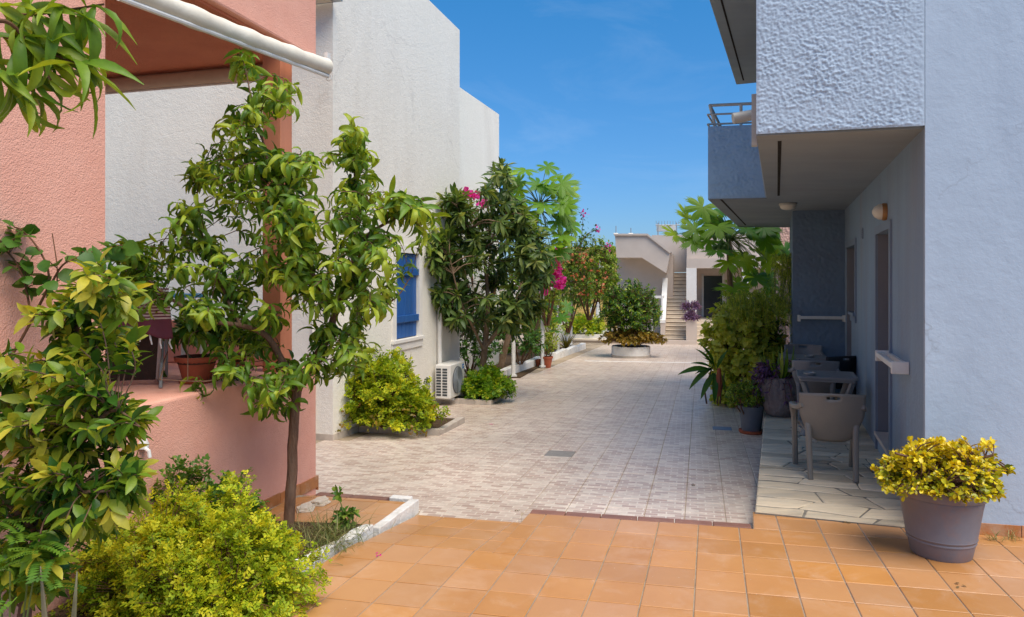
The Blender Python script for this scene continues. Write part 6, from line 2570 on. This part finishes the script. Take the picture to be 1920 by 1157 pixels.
bush('dark_shrub', 'dark shrub in the bed below the loquat crown', tuple(pt(880, 640, 16.4)), (.75, .6, .75), 190, T_OVAL, M['lf_dark'], .12, 7, (.0, .45), 24)
bush('dark_shrub', 'dark leafy shrub behind the thin white pergola post', tuple(pt(975, 640, 18.8)), (.62, .6, .6), 170, T_OVAL, M['lf_dark'], .12, 7, (.0, .45), 25)
bush('yellowing_shrub', 'yellowing shrub with thin leaves beside the clay pots', tuple(pt(1020, 625, 22.5)), (.5, .5, .85), 150, T_LANCE, M['lf_vine'], .16, 6, (.3, .8), 26)
bush('yellow_vine', 'yellow green vine hanging from the white pergola rail', tuple(pt(1030, 590, 24)), (.7, .6, .8), 150, T_OVAL, M['lf_vine'], .12, 6, (.2, .7), 27)
bush('green_tree', 'bright green tree between the yellow house and the stair house', tuple(pt(1128, 525, 38)), (1.1, 1.0, 2.2), 320, T_OVAL, M['lf_papaya'], .17, 7, (.2, .7), 28)
bush('green_tree', 'leafy green tree filling the garden behind the young papaya', tuple(pt(995, 545, 25)), (1.1, 1.0, 1.7), 420, T_OVAL, M['lf_vine'], .15, 7, (.0, .45), 61)
bush('green_tree', 'leafy green tree behind the orange flowered shrub', tuple(pt(1065, 545, 31)), (1.2, 1.0, 1.8), 380, T_OVAL, M['lf_dark'], .17, 7, (.2, .7), 62)
bush('low_hedge', 'bright low hedge on the garden steps', tuple(pt(1098, 612, 34.2)), (1.0, .6, .55), 260, T_SPRIG2, M['lf_papaya'], .18, 7, (.35, .8), 29)
bush('clay_pot_plant', 'leafy plant in the larger clay pot by the pergola post', (xat(1027, 20.4), 20.4, zgy(20.4) + .55), (.22, .2, .28), 50, T_OVAL, M['lf_vine'], .08, 6, (.2, .7), 30, tw=.003, cat='plant')
# agave
Ya = 28.3
ca = Vector((xat(1062, Ya), Ya, zgy(Ya)))
t = thing('agave', tuple(ca), 'spiky reddish agave in the corner of the garden bed', 'agave')
for k in range(26):
    a = k * 2.4
    el = .25 + 1.1 * random.random()
    lv = Leaves()
    lv.place(blade(4, .09, .3, .4, .003, .06), [tuple(ca + Vector((.04 * math.cos(a), .04 * math.sin(a), .05)))], (math.cos(a) * math.cos(el), math.sin(a) * math.cos(el), math.sin(el)), (0, 0, 1), random.uniform(.5, .85), .3, random.uniform(0, .7))
    lv.build('blade', M['lf_rust'], t)

# ---- planter island
bush('orange_tree', 'round dark green citrus bush growing in the round planter', (4.02, 24.7, .66), (1.04, .95, 1.04), 850, T_CITRUS, M['lf_citrus'], .125, 9, (-.05, .35), 31, tw=.006, shell=.4, bark='bark', tipyel=.25)
bush('succulent_cushion', 'bronze green succulent cushion spilling over the round planter', (4.12, 24.5, -.24), (1.0, .8, .38), 560, T_JADE, M['lf_rust'], .085, 10, (.1, .9), 32, tw=.006, droop=.2, zmin=-.35)

# ---- purple plants on the far pillar
for (x, y, z, r, lb) in ((1.15, .2, .58, .46, 'upper purple leaved plant on the staircase pillar'), (1.15, -.1, .10, .40, 'lower purple leaved plant on the staircase pillar')):
    q = hp(x, y, z)
    bush('purple_plant', lb, q, (r, r * .7, .24), 110, T_LANCE, M['lf_purple'], .15, 7, (.1, .9), None, 'plant', .004)

# ---- right hand planting
t = bush('leafy_hedge', 'tall leafy vine covered hedge at the end of the blue porch', (4.12, 12.85, .42), (.60, .9, 1.08), 1100, T_ROUND, M['lf_hedge'], .10, 7, (.5, 1.0), 33, tw=.003, shell=.6, zmin=-.9, droop=-.25, stems=9)
bush('hedge_side', 'darker part of the hedge close against the blue end wall', (4.50, 12.75, .25), (.45, .6, 1.1), 350, T_OVAL, M['lf_dark'], .09, 6, (.0, .4), 34, tw=.003, shell=.5, zmin=-.9, droop=-.25)
# weeping plant draped on the hedge top and wall corner
lv = Leaves()
t = thing('weeping_plant', (4.62, 12.6, -.5), 'weeping plant with hanging needle leaves beside the end wall', 'plant')
mb = MB()
for k in range(150):
    if k < 75:
        top_ = pt(random.uniform(1452, 1492), random.uniform(478, 520), 13.0 + random.uniform(-.3, .4))
        ln_ = random.uniform(.6, 1.25)
    else:
        top_ = pt(random.uniform(1355, 1475), random.uniform(545, 570), 12.3 + random.uniform(-.4, .4))
        ln_ = random.uniform(.2, .55)
    dx = random.uniform(-.12, .12)
    path = smooth_path([top_, top_ + Vector((dx * .6, -.06, .02)), top_ + Vector((dx, -.12, -ln_ * .5)), top_ + Vector((dx * 1.1, -.13, -ln_))], 4)
    mb.tube(path, .003, 3, cap=False)
    P = np.array([list(p) for p in path for _ in range(4)])
    lv.place(T_NEEDLE, P, RNG.normal(size=P.shape) * .5 + [0, -.2, -.7], RNG.normal(size=P.shape), .085, .4, RNG.uniform(.1, .95, len(P)), 1)
limb(mb, [(4.75, 13.0, -.55), (4.78, 13.0, .8), tuple(pt(1480, 482, 13.0))], .03, .015, 5, 6)
mb.build('stem', M['green_stem'], t)
lv.build('needles', M['lf_hedge'], t)
# strap leaved plant on the paving
Ys_ = 12.3
sb = Vector((xat(1330, Ys_), Ys_, zgy(Ys_)))
t = thing('strap_leaf_plant', tuple(sb), 'plant with long strap leaves and bare stems at the hedge foot', 'plant')
mb = MB()
st_ = [[(1325, 757), (1322, 730), (1330, 705), (1335, 690)], [(1345, 757), (1346, 730), (1340, 700)], [(1350, 757), (1352, 735), (1358, 700)]]
for s_ in st_:
    limb(mb, pl3(s_, Ys_), .016, .010, 5, 7)
mb.build('stem', M['bark'], t)
for (bx, by, ex, ey) in ((1335, 690, 1296, 728), (1335, 690, 1300, 680), (1335, 692, 1308, 700), (1336, 690, 1318, 655), (1338, 690, 1330, 650), (1340, 700, 1342, 752), (1338, 700, 1318, 745), (1335, 695, 1282, 700), (1345, 690, 1360, 660), (1342, 692, 1328, 670), (1350, 700, 1362, 735)):
    a, b = pt(bx, by, Ys_), pt(ex, ey, Ys_ - random.uniform(0, .35))
    lv = Leaves()
    d = b - a
    lv.place(blade(6, .20, .4, .45, .004, .05), [tuple(a)], (d.x, d.y, d.z + .25 * d.length), (0, -.5, .8), d.length * 1.08, .7, random.uniform(.1, .5))
    lv.build('leaf', M['lf_dark'], t)
mb = MB()
q = pt(1348, 715, Ys_ - .05)
mb.tube([q + Vector((0, 0, -.25)), q, q + Vector((.0, 0, .22))], [.03, .055, .03], 8)
mb.build('dry_sheath', M['terracotta'], t)
# plant in the dark grey pot
bush('pot_shrub', 'small leaved green plant filling the dark grey pot', (3.24, 9.98, .13), (.28, .26, .24), 190, T_OVAL, M['lf_vine'], .042, 8, (.0, .45), 35, 'plant', .002, zmin=-.5)
# purple trailing plant and green blades in the urn
t = thing('purple_trailing_plant', (URN[0], URN[1], URN[2] + .48), 'purple trailing plant spilling over the stone urn', 'plant')
lv = Leaves()
mb = MB()
for k in range(70):
    a = random.uniform(0, 6.28)
    if k < 20:
        a = random.uniform(2.2, 3.9)
    elif k > 44:
        a = random.uniform(-.4, 2.2)
    top_ = Vector((URN[0] + .1 * math.cos(a), URN[1] + .1 * math.sin(a), URN[2] + .5))
    e = Vector((URN[0] + (.28 + random.uniform(0, .12)) * math.cos(a), URN[1] + (.28 + random.uniform(0, .08)) * math.sin(a), URN[2] + .5 + random.uniform(-.28, .16) - (.25 * (random.random() < .25))))
    path = smooth_path([top_, (top_ + e) / 2 + Vector((0, 0, .14)), e], 4)
    mb.tube(path, .004, 4, cap=False)
    P = np.array([list(p) for p in path[2:] for _ in range(2)])
    lv.place(T_LANCE, P, RNG.normal(size=P.shape) + [math.cos(a) * .5, math.sin(a) * .5, -.2], RNG.normal(size=P.shape) + [0, 0, .6], .085, .5, RNG.uniform(0, .8, len(P)), 1.2)
mb.build('stem', M['twig'], t)
lv.build('leaves', M['lf_purple'], t)
t = thing('blade_plant', (URN[0], URN[1] + .02, URN[2] + .48), 'tuft of upright green blades in the stone urn', 'plant')
for k in range(20):
    a = random.uniform(0, 6.28)
    el = random.uniform(.7, 1.4)
    lv = Leaves()
    lv.place(T_STRAP, [(URN[0] + .05 * math.cos(a), URN[1] + .05 * math.sin(a), URN[2] + .48)], (math.cos(a) * math.cos(el), math.sin(a) * math.cos(el), math.sin(el)), (math.cos(a), math.sin(a), .3), random.uniform(.32, .55), random.uniform(.2, .8), random.uniform(.05, .5) if k < 17 else 1.0, .8)
    lv.build('blade', M['lf_vine'], t)

# ---- yellow jade plant in the big pot
JZ = BPL[2] + .45
t = thing('yellow_succulent', (BPL[0], BPL[1], JZ), 'yellow leaved jade succulent spreading over the large taupe pot', 'succulent')
mb = MB()
lv = Leaves()
samples = []
random.seed(12)
for k in range(16):
    a = 2 * math.pi * k / 16 + random.uniform(-.2, .2)
    rr_ = random.uniform(.18, .36)
    e = Vector((BPL[0] + rr_ * math.cos(a), BPL[1] + rr_ * .85 * math.sin(a), JZ + random.uniform(.03, .26)))
    b = Vector((BPL[0] + .05 * math.cos(a), BPL[1] + .05 * math.sin(a), JZ - .02))
    path, _ = limb(mb, [b, (b + e) / 2 + Vector((0, 0, .07)), e], .016, .008, 5, 6)
    samples += path[1:]
jt = ell((BPL[0] - .02, BPL[1], JZ + .02), (.40, .36, .30), 520, .55, -.12, .12, 41)
jt += [tuple(p) for p in pxtips([(1815, 835, 50, 22, 26), (1760, 840, 45, 18, 22), (1850, 870, 28, 25, 18), (1700, 900, 40, 30, 24)], 4.9, .2)]
jt += [tuple(p) for p in pxtips([(1885, 884, 14, 7, 7)], 4.92, .05)]
grow(lv, mb, samples, jt, T_JADE, L=.038, nleaf=9, span=.045, a=.5, b=.9, droop=.22, curl=.25, tone=(-.15, .42), tw=.004, width=1.0, tipyel=.2, tonef=lambda p: 2.2 * max(0, p[2] - JZ - .10) + .25 * noise.noise(Vector(p) * 6))
mb.build('stem', M['bark'], t, smooth=60)
lv.build('leaves', M['lf_jade'], t)

# ---- fallen leaves and petals
for (px, py, lb, m_, s_) in ((1300, 910, 'dry leaf lying on the paving near the step', 'debris', .03), (920, 796, 'pink petal on the paving in front of the white house', 'flower_mag', .03), (968, 958, 'small dark leaf on the paving beside the ramp', 'debris', .02), (1800, 1098, 'brown cigarette end on the tiles below the big pot', 'debris', .03), (1585, 978, 'dark twig litter at the edge of the flagstones', 'debris', .04), (710, 1040, 'reddish fallen flower on the tiles by the kerb', 'flower_mag', .025)):
    gr_ = py < 975 and px < 1400
    Y = F * (CZ - G0) / (py - 571) if gr_ else F * 1.75 / (py - 556)
    p = pt(px, py, Y)
    lv = Leaves()
    n = 4
    lv.place(T_OVAL, np.array([[p.x + random.gauss(0, s_ * .5), p.y + random.gauss(0, s_ * .5), p.z + .008] for _ in range(n)]), RNG.normal(size=(n, 3)) * [1, 1, .1], (0, 0, 1), s_, .6, .3)
    tag(lv.build('fallen_leaf', M[m_]), lb, 'leaf')
